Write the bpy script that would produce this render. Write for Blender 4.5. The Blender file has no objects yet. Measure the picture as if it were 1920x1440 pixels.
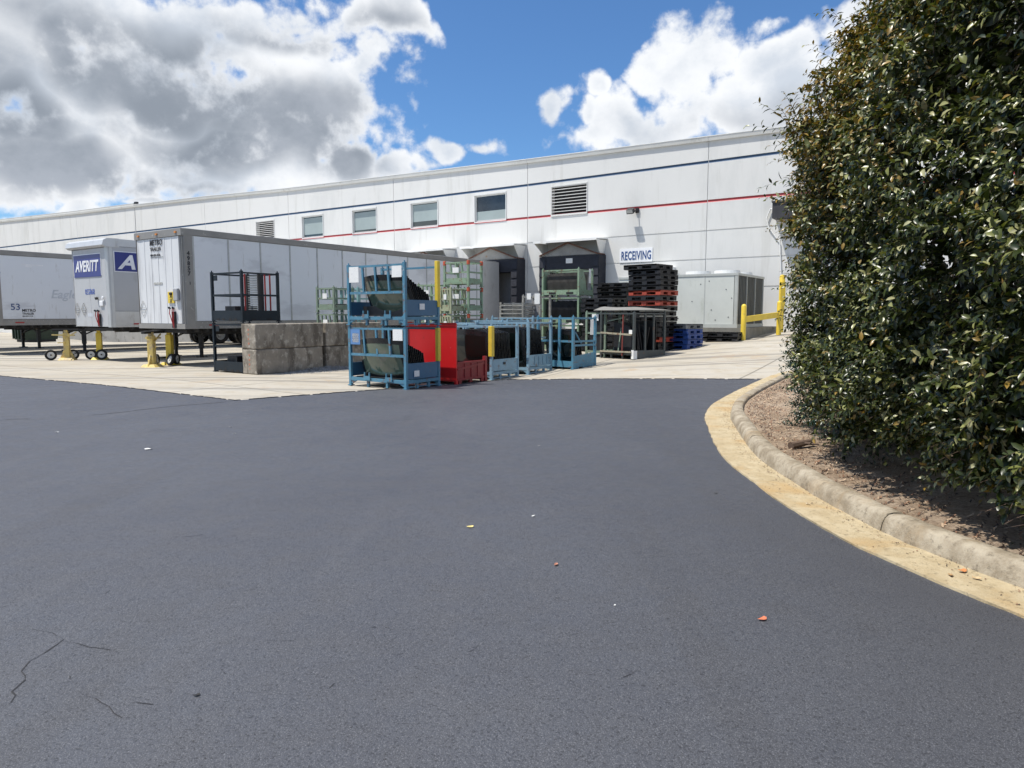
import bpy, bmesh, math, random
import numpy as np
from mathutils import Vector, Matrix, Euler
R = math.radians
random.seed(7); rng = np.random.default_rng(7)
scn = bpy.context.scene
COL = scn.collection

# ---------------------------------------------------------------- camera
FPX = 1300.0                       # focal length in photograph pixels (1920 wide)
PITCH = math.atan(130/1300)        # the horizon lies above the middle of the frame
EYE = 1.6
cd = bpy.data.cameras.new('camera'); cam = bpy.data.objects.new('camera', cd); COL.objects.link(cam)
cd.sensor_fit = 'HORIZONTAL'; cd.sensor_width = 36; cd.lens = 36*FPX/1920
cd.clip_start = .05; cd.clip_end = 3000
cam.location = (0, 0, EYE); cam.rotation_euler = (R(90)-PITCH, 0, 0)
scn.camera = cam

# ---------------------------------------------------------------- light and exposure
scn.view_settings.view_transform = 'Standard'; scn.view_settings.look = 'None'
scn.view_settings.exposure = 0.46; scn.view_settings.gamma = 1
TOSUN = Vector((-.298, -.064, .68)).normalized()
SUN_EL = math.asin(TOSUN.z); SUN_AZ = math.atan2(TOSUN.x, TOSUN.y)
sd = bpy.data.lights.new('sun', 'SUN'); sd.energy = 4.3; sd.angle = R(.55); sd.color = (1, .955, .88)
sun = bpy.data.objects.new('sun', sd); COL.objects.link(sun)
sun.rotation_euler = TOSUN.to_track_quat('Z', 'Y').to_euler(); sun.location = (-10, -5, 30)

def ray(px, py):
    v = py-720
    return Vector((px-960, FPX*math.cos(PITCH)-v*math.sin(PITCH), -FPX*math.sin(PITCH)-v*math.cos(PITCH)))
def at(px, py, Y):
    d = ray(px, py); return Vector((0, 0, EYE))+d*(Y/d.y)

w = bpy.data.worlds.new('World'); scn.world = w; w.cycles.sampling_method = 'NONE'; w.use_nodes = True
def build_world():
    nt = w.node_tree; nt.nodes.clear(); N = nt.nodes.new; L = nt.links.new
    def math_(op, a, b=None, c=None, clamp=False):
        n = N('ShaderNodeMath'); n.operation = op; n.use_clamp = clamp
        for i, x in enumerate((a, b, c)):
            if x is None: continue
            if isinstance(x, (int, float)): n.inputs[i].default_value = x
            else: L(x, n.inputs[i])
        return n.outputs[0]
    tc = N('ShaderNodeTexCoord').outputs['Generated']
    sep = N('ShaderNodeSeparateXYZ'); L(tc, sep.inputs[0]); X, Y, Z = sep.outputs
    az = math_('ARCTAN2', X, Y); el = math_('ARCSINE', Z)
    cmb = N('ShaderNodeCombineXYZ'); L(az, cmb.inputs[0]); L(el, cmb.inputs[1]); AE = cmb.outputs[0]
    def noise(scale, detail, rough=.55, dist=0, off=(0, 0, 0), sc=(1, 1, 1.6)):
        mp = N('ShaderNodeMapping'); L(tc, mp.inputs[0]); mp.inputs['Location'].default_value = off; mp.inputs['Scale'].default_value = sc
        n = N('ShaderNodeTexNoise'); L(mp.outputs[0], n.inputs[0]); n.inputs['Scale'].default_value = scale
        n.inputs['Detail'].default_value = detail; n.inputs['Roughness'].default_value = rough; n.inputs['Distortion'].default_value = dist
        return n.outputs['Fac']
    # warp the coordinates a little so the cloud banks are not ellipses
    wn = N('ShaderNodeTexNoise'); L(tc, wn.inputs[0]); wn.inputs['Scale'].default_value = 7; wn.inputs['Detail'].default_value = 2
    vs = N('ShaderNodeVectorMath'); vs.operation = 'MULTIPLY_ADD'; L(wn.outputs['Color'], vs.inputs[0]); vs.inputs[1].default_value = (.20, .13, 0); L(AE, vs.inputs[2])
    vo = N('ShaderNodeVectorMath'); vo.operation = 'SUBTRACT'; L(vs.outputs[0], vo.inputs[0]); vo.inputs[1].default_value = (.10, .065, 0); AEW = vo.outputs[0]
    def blobs(lst):
        acc = None
        for (cx, cy, rx, ry, s) in lst:
            def ae(px, py):
                d = ray(px, py).normalized(); return math.atan2(d.x, d.y), math.asin(d.z)
            a0, e0 = ae(cx, cy); a1, _ = ae(cx+rx, cy); _, e1 = ae(cx, cy-ry)
            kx, ky = 1/abs(a1-a0), 1/abs(e1-e0)
            k = N('ShaderNodeVectorMath'); k.operation = 'MULTIPLY_ADD'; L(AEW, k.inputs[0]); k.inputs[1].default_value = (kx, ky, 0); k.inputs[2].default_value = (-a0*kx, -e0*ky, 0)
            l = N('ShaderNodeVectorMath'); l.operation = 'LENGTH'; L(k.outputs[0], l.inputs[0])
            v = math_('MULTIPLY_ADD', l.outputs['Value'], -s, 1.3*s)
            acc = v if acc is None else math_('MAXIMUM', acc, v)
        return acc
    cl = [(100, 80, 350, 130, 1), (20, 150, 240, 120, 1.15), (250, 170, 200, 100, 1.1), (660, 130, 80, 70, .85), (350, 60, 300, 90, 1), (80, 275, 300, 110, 1), (380, 235, 320, 135, 1), (575, 195, 135, 115, 1), (-250, 150, 300, 300, 1), (700, 42, 95, 58, .95),
          (470, 315, 250, 42, 1), (640, 30, 120, 50, .9), (650, 300, 90, 40, .9), (745, 308, 60, 24, .9), (140, 382, 75, 24, 1), (15, 398, 55, 22, 1), (290, 374, 50, 12, .7),
          (922, 294, 40, 14, .8), (842, 300, 42, 22, .8), (1000, 216, 48, 34, .8), (760, 172, 24, 44, .38), (1020, 265, 40, 22, .4),
          (1290, 130, 80, 100, 1), (1130, 180, 34, 34, .9), (1105, 230, 42, 32, .9), (1190, 255, 170, 70, 1), (1440, 110, 90, 62, 1), (1480, 200, 260, 100, 1), (1600, 70, 110, 60, 1),
          (1410, 28, 44, 26, .55), (1950, 150, 350, 260, 1)]
    cl = [(x, y, a*.92, b*.92, s) for x, y, a, b, s in cl]
    B = blobs(cl)
    def voro(scale, detail, off):
        mp = N('ShaderNodeMapping'); L(tc, mp.inputs[0]); mp.inputs['Location'].default_value = off
        wv = N('ShaderNodeVectorMath'); wv.operation = 'MULTIPLY_ADD'; L(wn.outputs['Color'], wv.inputs[0]); wv.inputs[1].default_value = (.06, .06, .06); L(mp.outputs[0], wv.inputs[2])
        n = N('ShaderNodeTexVoronoi'); n.feature = 'F1'; L(wv.outputs[0], n.inputs['Vector']); n.inputs['Scale'].default_value = scale; n.inputs['Detail'].default_value = detail; n.inputs['Roughness'].default_value = .55; n.inputs['Lacunarity'].default_value = 2.3
        return n.outputs['Distance']
    n1 = noise(5.5, 5, .56, .0, sc=(1, 1, 1.2)); n2 = noise(22, 6, .62, .0, (3, 1, 2), sc=(1, 1, 1)); v1 = voro(15, 2.0, (2, 4, 1))
    base = math_('ADD', math_('MULTIPLY', math_('SUBTRACT', n1, .5), .85), math_('MULTIPLY', math_('SUBTRACT', n2, .5), 1.5))
    base = math_('ADD', math_('ADD', base, .22), math_('MULTIPLY', math_('SUBTRACT', .50, v1), .55))
    # the rest of the sky (beside and behind the view) is scattered with clouds too
    side = math_('SUBTRACT', 1, math_('MULTIPLY', math_('ADD', Y, -.25), 3, clamp=True), clamp=True)
    bk = math_('MULTIPLY', math_('MULTIPLY', math_('SUBTRACT', noise(2.2, 3, .5), .47), 5), side)
    dens = math_('MAXIMUM', math_('ADD', B, base), math_('ADD', bk, -.05))
    def smooth(v, a, b):
        n = N('ShaderNodeMapRange'); n.interpolation_type = 'SMOOTHSTEP'; L(v, n.inputs[0]); n.inputs[1].default_value = a; n.inputs[2].default_value = b; return n.outputs[0]
    mask = smooth(dens, .03, .52)
    # grey, thick undersides of the cloud bank on the left; brighter billows elsewhere
    dk = [(190, 120, 120, 62, .8), (360, 170, 180, 68, 1), (540, 235, 160, 66, 1), (600, 280, 120, 45, 1), (430, 270, 180, 38, .9),
          (20, 225, 130, 75, 1), (80, 305, 190, 48, 1), (270, 340, 150, 24, 1), (60, 60, 120, 60, .55), (-180, 200, 240, 200, 1), (540, 62, 100, 28, .6), (1480, 235, 200, 20, .25), (700, 60, 80, 30, .5), (320, 90, 120, 40, .6)]
    D = math_('ADD', blobs(dk), .30)
    big = noise(7, 3, .5, 0, (1, 5, 3), sc=(1, 1, 1.3))
    dark = smooth(math_('ADD', D, math_('ADD', math_('MULTIPLY', math_('SUBTRACT', big, .5), .6), math_('MULTIPLY', math_('SUBTRACT', v1, .5), .15))), -.02, 1.2)
    dark = math_('MULTIPLY', dark, smooth(dens, .25, .9))
    f9 = noise(9, 6, .6, .0, (8, 1, 1), sc=(1, 1, 1.2))
    tex = math_('ADD', math_('MULTIPLY', f9, 1.0), math_('SUBTRACT', math_('MULTIPLY', n2, .35), math_('MULTIPLY', v1, .10)))
    edge = math_('SUBTRACT', 1, smooth(dens, .35, 1.25))
    fine = smooth(math_('ADD', tex, math_('MULTIPLY', edge, .16)), .46, .86)
    cr = N('ShaderNodeMix'); cr.data_type = 'RGBA'; L(fine, cr.inputs[0]); cr.inputs[6].default_value = (.48, .525, .59, 1); cr.inputs[7].default_value = (.72, .735, .755, 1)
    cg = N('ShaderNodeMix'); cg.data_type = 'RGBA'; L(fine, cg.inputs[0]); cg.inputs[6].default_value = (.215, .245, .29, 1); cg.inputs[7].default_value = (.32, .35, .40, 1)
    cc = N('ShaderNodeMix'); cc.data_type = 'RGBA'; L(dark, cc.inputs[0]); L(cr.outputs[2], cc.inputs[6]); L(cg.outputs[2], cc.inputs[7])
    sky = N('ShaderNodeTexSky'); sky.sky_type = 'NISHITA'; sky.sun_disc = False; sky.sun_elevation = SUN_EL; sky.sun_rotation = SUN_AZ
    sky.air_density = 1.0; sky.dust_density = .35; sky.ozone_density = 2.6
    tn = N('ShaderNodeMix'); tn.data_type = 'RGBA'; tn.blend_type = 'MULTIPLY'; tn.inputs[0].default_value = 1; L(sky.outputs[0], tn.inputs[6]); tn.inputs[7].default_value = (.66, .95, 1.22, 1)
    b1 = N('ShaderNodeBackground'); L(tn.outputs[2], b1.inputs[0]); b1.inputs[1].default_value = .085
    b2 = N('ShaderNodeBackground'); L(cc.outputs[2], b2.inputs[0]); b2.inputs[1].default_value = 1.0
    up = smooth(Z, -.02, .01)
    mx = N('ShaderNodeMixShader'); L(math_('MULTIPLY', mask, up), mx.inputs[0]); L(b1.outputs[0], mx.inputs[1]); L(b2.outputs[0], mx.inputs[2])
    o = N('ShaderNodeOutputWorld'); L(mx.outputs[0], o.inputs[0])
build_world()

# ---------------------------------------------------------------- the site
UW = Vector((-1920, 1306.5, 0)).normalized()      # along the building, away to the left
E1 = -UW                                           # along the building, to the right
E2 = Vector((-E1.y, E1.x, 0))                      # towards the building
if E2.y < 0: E2 = -E2
YAW = math.atan2(E1.y, E1.x)
W0 = at(1061, 590, 33)                             # a point of the wall, at eye height
CTRL = [(0, 0, 0), (-6, 3, 0), (-7, 12, 0), (-5.1, 12.9, 0), (-13.2, 18, 0), (-10.7, 20.8, 0), (-6.7, 17.4, .06), (-3.6, 15.6, -.01), (-2.2, 14.7, 0), (-.5, 17.1, 0), (.44, 18.6, .02),
        (1.6, 18.4, .13), (3.5, 20, .30), (5.4, 22, .49), (6.3, 23, .64), (7.8, 23.5, .74), (7.7, 24, .75), (10.5, 27.6, .97), (5.7, 15, .12), (3, 10.5, .02), (3, 4, 0), (8, 6, .05),
        (-31, 56, -.64), (-20, 38, -.02), (-.9, 36, 0.05), (2.5, 33, .15), (-16, 23, -.02), (-22, 29, -.02), (-30, 20, 0), (-38, 42, 0), (14, 22, .9), (16, 15, .5), (20, 5, .2), (0, -20, 0), (-30, -15, 0), (25, -20, 0), (6, 31, .55)]
_C = np.array(CTRL)
def _U(r): return np.where(r > 1e-9, r*r*np.log(np.maximum(r, 1e-9)), 0)
def _fit():
    n = len(_C); P = _C[:, :2]
    K = _U(np.linalg.norm(P[:, None]-P[None], axis=2))+np.eye(n)*2.0
    Q = np.hstack([np.ones((n, 1)), P]); A = np.zeros((n+3, n+3)); A[:n, :n] = K; A[:n, n:] = Q; A[n:, :n] = Q.T
    return np.linalg.solve(A, np.concatenate([_C[:, 2], [0, 0, 0]]))
_W = _fit()
def zg_arr(x, y):
    x = np.asarray(x, float); y = np.asarray(y, float)
    P = np.stack([x, y], -1); r = np.linalg.norm(P[..., None, :]-_C[:, :2], axis=-1)
    z = _U(r)@_W[:-3]+_W[-3]+_W[-2]*x+_W[-1]*y
    d = np.hypot(x+3, y-18); f = np.clip((80-d)/35, 0, 1); f = f*f*(3-2*f)
    return np.clip(z, -.75, 1.15)*f
def zg(x, y): return float(zg_arr(np.array([x]), np.array([y]))[0])
def gp(px, py):
    """point of the ground seen at a pixel of the photograph"""
    d = ray(px, py); z = 0
    for _ in range(12):
        t = (z-EYE)/d.z; x, y = d.x*t, d.y*t; z = .5*z+.5*zg(x, y)
    return Vector((x, y, zg(x, y)))
def V(*a): return Vector(a)

# ---------------------------------------------------------------- materials
MATS = {}
def M(name, col, rough=.6, metal=0.0, var=.12, scale=3.0, dirt=None, bump=0.0, bscale=60, spec=.5, coat=0, stretch=(1, 1, 1), trans=0, dirt2=None):
    """principled paint with uneven tone, optional patches of a second and third colour, and fine relief"""
    if name in MATS: return MATS[name]
    m = bpy.data.materials.new(name); m.use_nodes = True; nt = m.node_tree; N = nt.nodes.new; L = nt.links.new
    bs = nt.nodes['Principled BSDF']; bs.inputs['Roughness'].default_value = rough; bs.inputs['Metallic'].default_value = metal
    bs.inputs['Specular IOR Level'].default_value = spec; bs.inputs['Coat Weight'].default_value = coat
    if trans: bs.inputs['Transmission Weight'].default_value = trans
    tc = N('ShaderNodeTexCoord'); oi = N('ShaderNodeObjectInfo'); ad = N('ShaderNodeVectorMath'); ad.operation = 'MULTIPLY_ADD'
    cb = N('ShaderNodeCombineXYZ'); [L(oi.outputs['Random'], cb.inputs[i]) for i in range(3)]
    L(cb.outputs[0], ad.inputs[0]); ad.inputs[1].default_value = (31, 17, 23); L(tc.outputs['Object'], ad.inputs[2])
    mp = N('ShaderNodeMapping'); L(ad.outputs[0], mp.inputs[0]); mp.inputs['Scale'].default_value = stretch
    n1 = N('ShaderNodeTexNoise'); L(mp.outputs[0], n1.inputs[0]); n1.inputs['Scale'].default_value = scale; n1.inputs['Detail'].default_value = 6; n1.inputs['Roughness'].default_value = .6
    mr = N('ShaderNodeMapRange'); L(n1.outputs['Fac'], mr.inputs[0]); mr.inputs[1].default_value = .3; mr.inputs[2].default_value = .7
    mx = N('ShaderNodeMix'); mx.data_type = 'RGBA'; L(mr.outputs[0], mx.inputs[0])
    mx.inputs[6].default_value = (*[c*(1-var) for c in col], 1); mx.inputs[7].default_value = (*[min(1, c*(1+var)) for c in col], 1)
    out = mx.outputs[2]
    for k, dd in enumerate((dirt, dirt2)):
        if not dd: continue
        dc, amt, dsc = dd[:3]; st = dd[3] if len(dd) > 3 else (1, 1, 1); mxv = dd[4] if len(dd) > 4 else .9
        mp2 = N('ShaderNodeMapping'); L(ad.outputs[0], mp2.inputs[0]); mp2.inputs['Scale'].default_value = st; mp2.inputs['Location'].default_value = (5.3+k*7, 1.7, 9.1)
        n2 = N('ShaderNodeTexNoise'); L(mp2.outputs[0], n2.inputs[0]); n2.inputs['Scale'].default_value = dsc; n2.inputs['Detail'].default_value = 8; n2.inputs['Roughness'].default_value = .65
        r2 = N('ShaderNodeMapRange'); r2.interpolation_type = 'SMOOTHSTEP'; L(n2.outputs['Fac'], r2.inputs[0]); r2.inputs[1].default_value = .72-amt*.4; r2.inputs[2].default_value = .80-amt*.3; r2.inputs[4].default_value = mxv
        m2 = N('ShaderNodeMix'); m2.data_type = 'RGBA'; L(r2.outputs[0], m2.inputs[0]); L(out, m2.inputs[6]); m2.inputs[7].default_value = (*dc, 1); out = m2.outputs[2]
    L(out, bs.inputs['Base Color'])
    if bump:
        n3 = N('ShaderNodeTexNoise'); L(ad.outputs[0], n3.inputs[0]); n3.inputs['Scale'].default_value = bscale; n3.inputs['Detail'].default_value = 4
        b = N('ShaderNodeBump'); b.inputs['Strength'].default_value = bump; b.inputs['Distance'].default_value = .02; L(n3.outputs['Fac'], b.inputs['Height']); L(b.outputs[0], bs.inputs['Normal'])
    MATS[name] = m; return m
RUST = (.16, .07, .035)
m_wall = M('wall_paint', (.668, .665, .645), .75, var=.02, scale=.5, dirt=((.54, .545, .53), .50, .35, (1, 1, .35), .45), bump=.05, bscale=25, dirt2=((.55, .545, .515), .48, 2.2, (1, 1, .10), .5))
m_coping = M('coping_metal', (.68, .67, .63), .5, var=.06, scale=1, dirt=((.45, .42, .36), .4, 1.5, (1, 1, 1), .5))
m_red = M('stripe_red', (.43, .05, .06), .6, var=.08)
m_blue = M('stripe_blue', (.035, .085, .17), .6, var=.08)
m_frame = M('window_aluminium', (.70, .70, .68), .4, .1, var=.05)
m_glass = M('window_glass', (.035, .05, .052), .05, var=.3, scale=.7, spec=.9)
m_blind = M('window_blind', (.30, .36, .36), .6, var=.08, scale=1)
m_dark = M('dark_void', (.012, .012, .013), .8)
m_white = M('white_metal', (.78, .78, .76), .45, var=.05, dirt=((.5, .46, .4), .35, 2.5, (1, 1, 1), .5))
m_foam = M('shelter_fabric', (.018, .02, .03), .7, var=.3, scale=4, bump=.3, bscale=8)
m_rusty = M('rusty_steel', (.13, .06, .04), .8, var=.4, scale=8, bump=.2)
m_black = M('black_paint', (.018, .018, .02), .45, var=.3)
m_yel = M('yellow_paint', (.72, .52, .05), .45, var=.1, dirt=((.35, .26, .1), .3, 9, (1, 1, 1), .7))
m_yelw = M('worn_yellow_paint', (.66, .50, .16), .6, var=.15, dirt=((.42, .33, .2), .6, 6), dirt2=((.2, .09, .04), .3, 12))
m_tyre = M('tyre_rubber', (.02, .02, .021), .85, var=.2)
m_rubberw = M('wheel_hub_white', (.62, .62, .6), .5, var=.08, dirt=((.3, .28, .25), .3, 14))
m_paper = M('paper_label', (.78, .78, .76), .7, var=.04, dirt=((.35, .35, .36), .4, 22, (1, 1, 3), .5))
m_ink = M('black_ink', (.025, .025, .03), .6)
m_navyink = M('blue_ink', (.03, .07, .24), .5)
m_avblue = M('sign_blue', (.022, .035, .20), .35, var=.06)
m_greyink = M('faded_letter', (.52, .55, .60), .5)
m_wink = M('white_letter', (.75, .76, .78), .5)

# ---------------------------------------------------------------- mesh helpers
class MB:
    def __init__(s): s.v = []; s.f = []; s.mi = []
    def quadbox(s, P, mi=0):
        b = len(s.v); s.v += [tuple(p) for p in P]
        for f in ((0, 3, 2, 1), (4, 5, 6, 7), (0, 1, 5, 4), (1, 2, 6, 5), (2, 3, 7, 6), (3, 0, 4, 7)): s.f.append([b+i for i in f]); s.mi.append(mi)
        return s
    def bx(s, x0, x1, y0, y1, z0, z1, mi=0):
        return s.quadbox([(x0, y0, z0), (x1, y0, z0), (x1, y1, z0), (x0, y1, z0), (x0, y0, z1), (x1, y0, z1), (x1, y1, z1), (x0, y1, z1)], mi)
    def bar(s, p, q, a, b=None, mi=0, up=(0, 0, 1)):
        b = b or a; p = Vector(p); q = Vector(q); d = (q-p).normalized(); u = Vector(up)
        if abs(d.dot(u)) > .98: u = Vector((1, 0, 0))
        x = d.cross(u).normalized()*a/2; y = x.cross(d).normalized()*b/2
        return s.quadbox([p-x-y, p+x-y, p+x+y, p-x+y, q-x-y, q+x-y, q+x+y, q-x+y], mi)
    def tube(s, p, q, r, n=10, r2=None, mi=0, cap=True):
        p = Vector(p); q = Vector(q); d = (q-p).normalized(); u = Vector((0, 0, 1)) if abs(d.z) < .95 else Vector((1, 0, 0))
        x = d.cross(u).normalized(); y = d.cross(x); r2 = r if r2 is None else r2; b = len(s.v)
        for c, rr in ((p, r), (q, r2)):
            for i in range(n): a = 2*math.pi*i/n; s.v.append(tuple(c+x*rr*math.cos(a)+y*rr*math.sin(a)))
        for i in range(n): j = (i+1) % n; s.f.append([b+i, b+j, b+n+j, b+n+i]); s.mi.append(mi)
        if cap: s.f.append([b+i for i in range(n)][::-1]); s.mi.append(mi); s.f.append([b+n+i for i in range(n)]); s.mi.append(mi)
        return s
    def prism(s, pts, vec, mi=0):
        vec = Vector(vec); n = len(pts); b = len(s.v); s.v += [tuple(p) for p in pts]+[tuple(Vector(p)+vec) for p in pts]
        s.f.append([b+i for i in range(n)][::-1]); s.f.append([b+n+i for i in range(n)]); s.mi += [mi, mi]
        for i in range(n): j = (i+1) % n; s.f.append([b+i, b+j, b+n+j, b+n+i]); s.mi.append(mi)
        return s
    def lathe(s, prof, c=(0, 0, 0), n=16, axis='z', mi=0):
        b = len(s.v); k = len(prof)
        for i in range(n):
            a = 2*math.pi*i/n
            for r, h in prof:
                p = {'z': (r*math.cos(a), r*math.sin(a), h), 'x': (h, r*math.cos(a), r*math.sin(a)), 'y': (r*math.sin(a), h, r*math.cos(a))}[axis]
                s.v.append((p[0]+c[0], p[1]+c[1], p[2]+c[2]))
        for i in range(n):
            j = (i+1) % n
            for q in range(k-1): s.f.append([b+i*k+q, b+j*k+q, b+j*k+q+1, b+i*k+q+1]); s.mi.append(mi)
        return s
    def build(s, name, mats, parent=None, bevel=0, smooth=False, loc=None, rotz=None, world=False):
        me = bpy.data.meshes.new(name); me.from_pydata(s.v, [], s.f)
        for m in (mats if isinstance(mats, (list, tuple)) else [mats]): me.materials.append(m)
        if any(s.mi): me.polygons.foreach_set('material_index', s.mi)
        bm = bmesh.new(); bm.from_mesh(me); bmesh.ops.recalc_face_normals(bm, faces=bm.faces); bm.to_mesh(me); bm.free()
        if smooth: me.polygons.foreach_set('use_smooth', [True]*len(me.polygons)); me.set_sharp_from_angle(angle=R(35))
        o = bpy.data.objects.new(name, me); COL.objects.link(o)
        if parent: o.parent = parent
        if loc is not None: o.location = loc
        if rotz is not None: o.rotation_euler.z = rotz
        if bevel:
            b = o.modifiers.new('bevel', 'BEVEL'); b.width = bevel; b.segments = 2; b.limit_method = 'ANGLE'; b.angle_limit = R(40)
        return o
def tag(o, label=None, cat=None, group=None, kind=None):
    if label: o['label'] = label
    if cat: o['category'] = cat
    if group: o['group'] = group
    if kind: o['kind'] = kind
    return o
def empty(name, loc, rz, label, cat, group=None, tilt=None):
    o = bpy.data.objects.new(name, None); COL.objects.link(o); o.location = loc; o.rotation_euler = (0, 0, rz)
    if tilt: o.rotation_euler = (tilt[0], tilt[1], rz)
    o.empty_display_size = .2; return tag(o, label, cat, group)
def copy_tree(o, parent=None):
    c = o.copy(); COL.objects.link(c); c.parent = parent
    for ch in list(o.children): copy_tree(ch, c)
    return c
def text(name, s, size, mat, parent, origin, ax, ay, shear=0, bold=0, depth=.004, sx=1.0, align='LEFT', spacing=1.0):
    """lettering as a mesh lying in the plane of ax (reading direction) and ay (up)"""
    c = bpy.data.curves.new(name, 'FONT'); c.body = s; c.size = size; c.shear = shear; c.offset = bold; c.extrude = depth; c.align_x = align; c.space_character = spacing; c.resolution_u = 3
    o = bpy.data.objects.new(name, c); COL.objects.link(o); dg = bpy.context.evaluated_depsgraph_get()
    me = bpy.data.meshes.new_from_object(o.evaluated_get(dg)); bpy.data.objects.remove(o); me.materials.clear(); me.materials.append(mat)
    ax = Vector(ax).normalized(); ay = Vector(ay).normalized(); az = ax.cross(ay)
    T = Matrix((ax*sx, ay, az)).transposed().to_4x4(); T.translation = Vector(origin); me.transform(T)
    r = bpy.data.objects.new(name, me); COL.objects.link(r); r.parent = parent; return r

# ---------------------------------------------------------------- ground, asphalt, kerb, planting bed
def setting(o, label=None, cat=None): o['kind'] = 'structure'; return o
def ground_mesh(name, xs, ys, zoff, mat):
    X, Yy = np.meshgrid(xs, ys); Z = zg_arr(X, Yy)+zoff; nx, ny = len(xs), len(ys)
    v = np.stack([X, Yy, Z], -1).reshape(-1, 3); i = np.arange(nx*ny).reshape(ny, nx)
    f = np.stack([i[:-1, :-1], i[:-1, 1:], i[1:, 1:], i[1:, :-1]], -1).reshape(-1, 4)
    me = bpy.data.meshes.new(name); me.from_pydata(v.tolist(), [], f.tolist()); me.materials.append(mat)
    me.polygons.foreach_set('use_smooth', [True]*len(me.polygons)); o = bpy.data.objects.new(name, me); COL.objects.link(o); return setting(o)
def sheet(name, poly, zoff, mat, step=.5, lim=None):
    bm = bmesh.new(); vs = [bm.verts.new((p[0], p[1], 0)) for p in poly]; f = bm.faces.new(vs); bmesh.ops.triangulate(bm, faces=[f])
    x0, x1 = min(p[0] for p in poly), max(p[0] for p in poly); y0, y1 = min(p[1] for p in poly), max(p[1] for p in poly)
    if lim: x0, x1, y0, y1 = max(x0, lim[0]), min(x1, lim[1]), max(y0, lim[2]), min(y1, lim[3])
    for a, lo, hi in ((0, x0, x1), (1, y0, y1)):
        k = math.ceil(lo/step)*step
        while k < hi:
            co = [0, 0, 0]; no = [0, 0, 0]; co[a] = k; no[a] = 1
            bmesh.ops.bisect_plane(bm, geom=bm.verts[:]+bm.edges[:]+bm.faces[:], plane_co=co, plane_no=no); k += step
    P = np.array([v.co[:] for v in bm.verts]); Z = zg_arr(P[:, 0], P[:, 1])+zoff
    for v, z in zip(bm.verts, Z): v.co.z = z
    me = bpy.data.meshes.new(name); bm.to_mesh(me); bm.free(); me.materials.append(mat); me.polygons.foreach_set('use_smooth', [True]*len(me.polygons))
    o = bpy.data.objects.new(name, me); COL.objects.link(o); return setting(o)

def nodes_mat(name):
    m = bpy.data.materials.new(name); m.use_nodes = True; nt = m.node_tree; return m, nt, nt.nodes.new, nt.links.new, nt.nodes['Principled BSDF']
def ns(N, L, vec, scale, detail=3, rough=.5, dist=0):
    n = N('ShaderNodeTexNoise'); L(vec, n.inputs[0]); n.inputs['Scale'].default_value = scale; n.inputs['Detail'].default_value = detail; n.inputs['Roughness'].default_value = rough; n.inputs['Distortion'].default_value = dist; return n.outputs['Fac']
def mrange(N, L, v, a, b, c=0, d=1, sm=True):
    n = N('ShaderNodeMapRange'); L(v, n.inputs[0]); n.inputs[1].default_value = a; n.inputs[2].default_value = b; n.inputs[3].default_value = c; n.inputs[4].default_value = d
    if sm: n.interpolation_type = 'SMOOTHSTEP'
    return n.outputs[0]
def mixc(N, L, f, a, b, mode='MIX'):
    n = N('ShaderNodeMix'); n.data_type = 'RGBA'; n.blend_type = mode
    for i, x in ((0, f), (6, a), (7, b)):
        if isinstance(x, tuple): n.inputs[i].default_value = (*x, 1)
        elif isinstance(x, (int, float)): n.inputs[i].default_value = x
        else: L(x, n.inputs[i])
    return n.outputs[2]
def mapped(N, L, sc=(1, 1, 1), rot=(0, 0, 0), loc=(0, 0, 0)):
    tc = N('ShaderNodeTexCoord'); mp = N('ShaderNodeMapping'); L(tc.outputs['Object'], mp.inputs[0]); mp.inputs['Scale'].default_value = sc; mp.inputs['Rotation'].default_value = rot; mp.inputs['Location'].default_value = loc; return mp.outputs[0]

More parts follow.
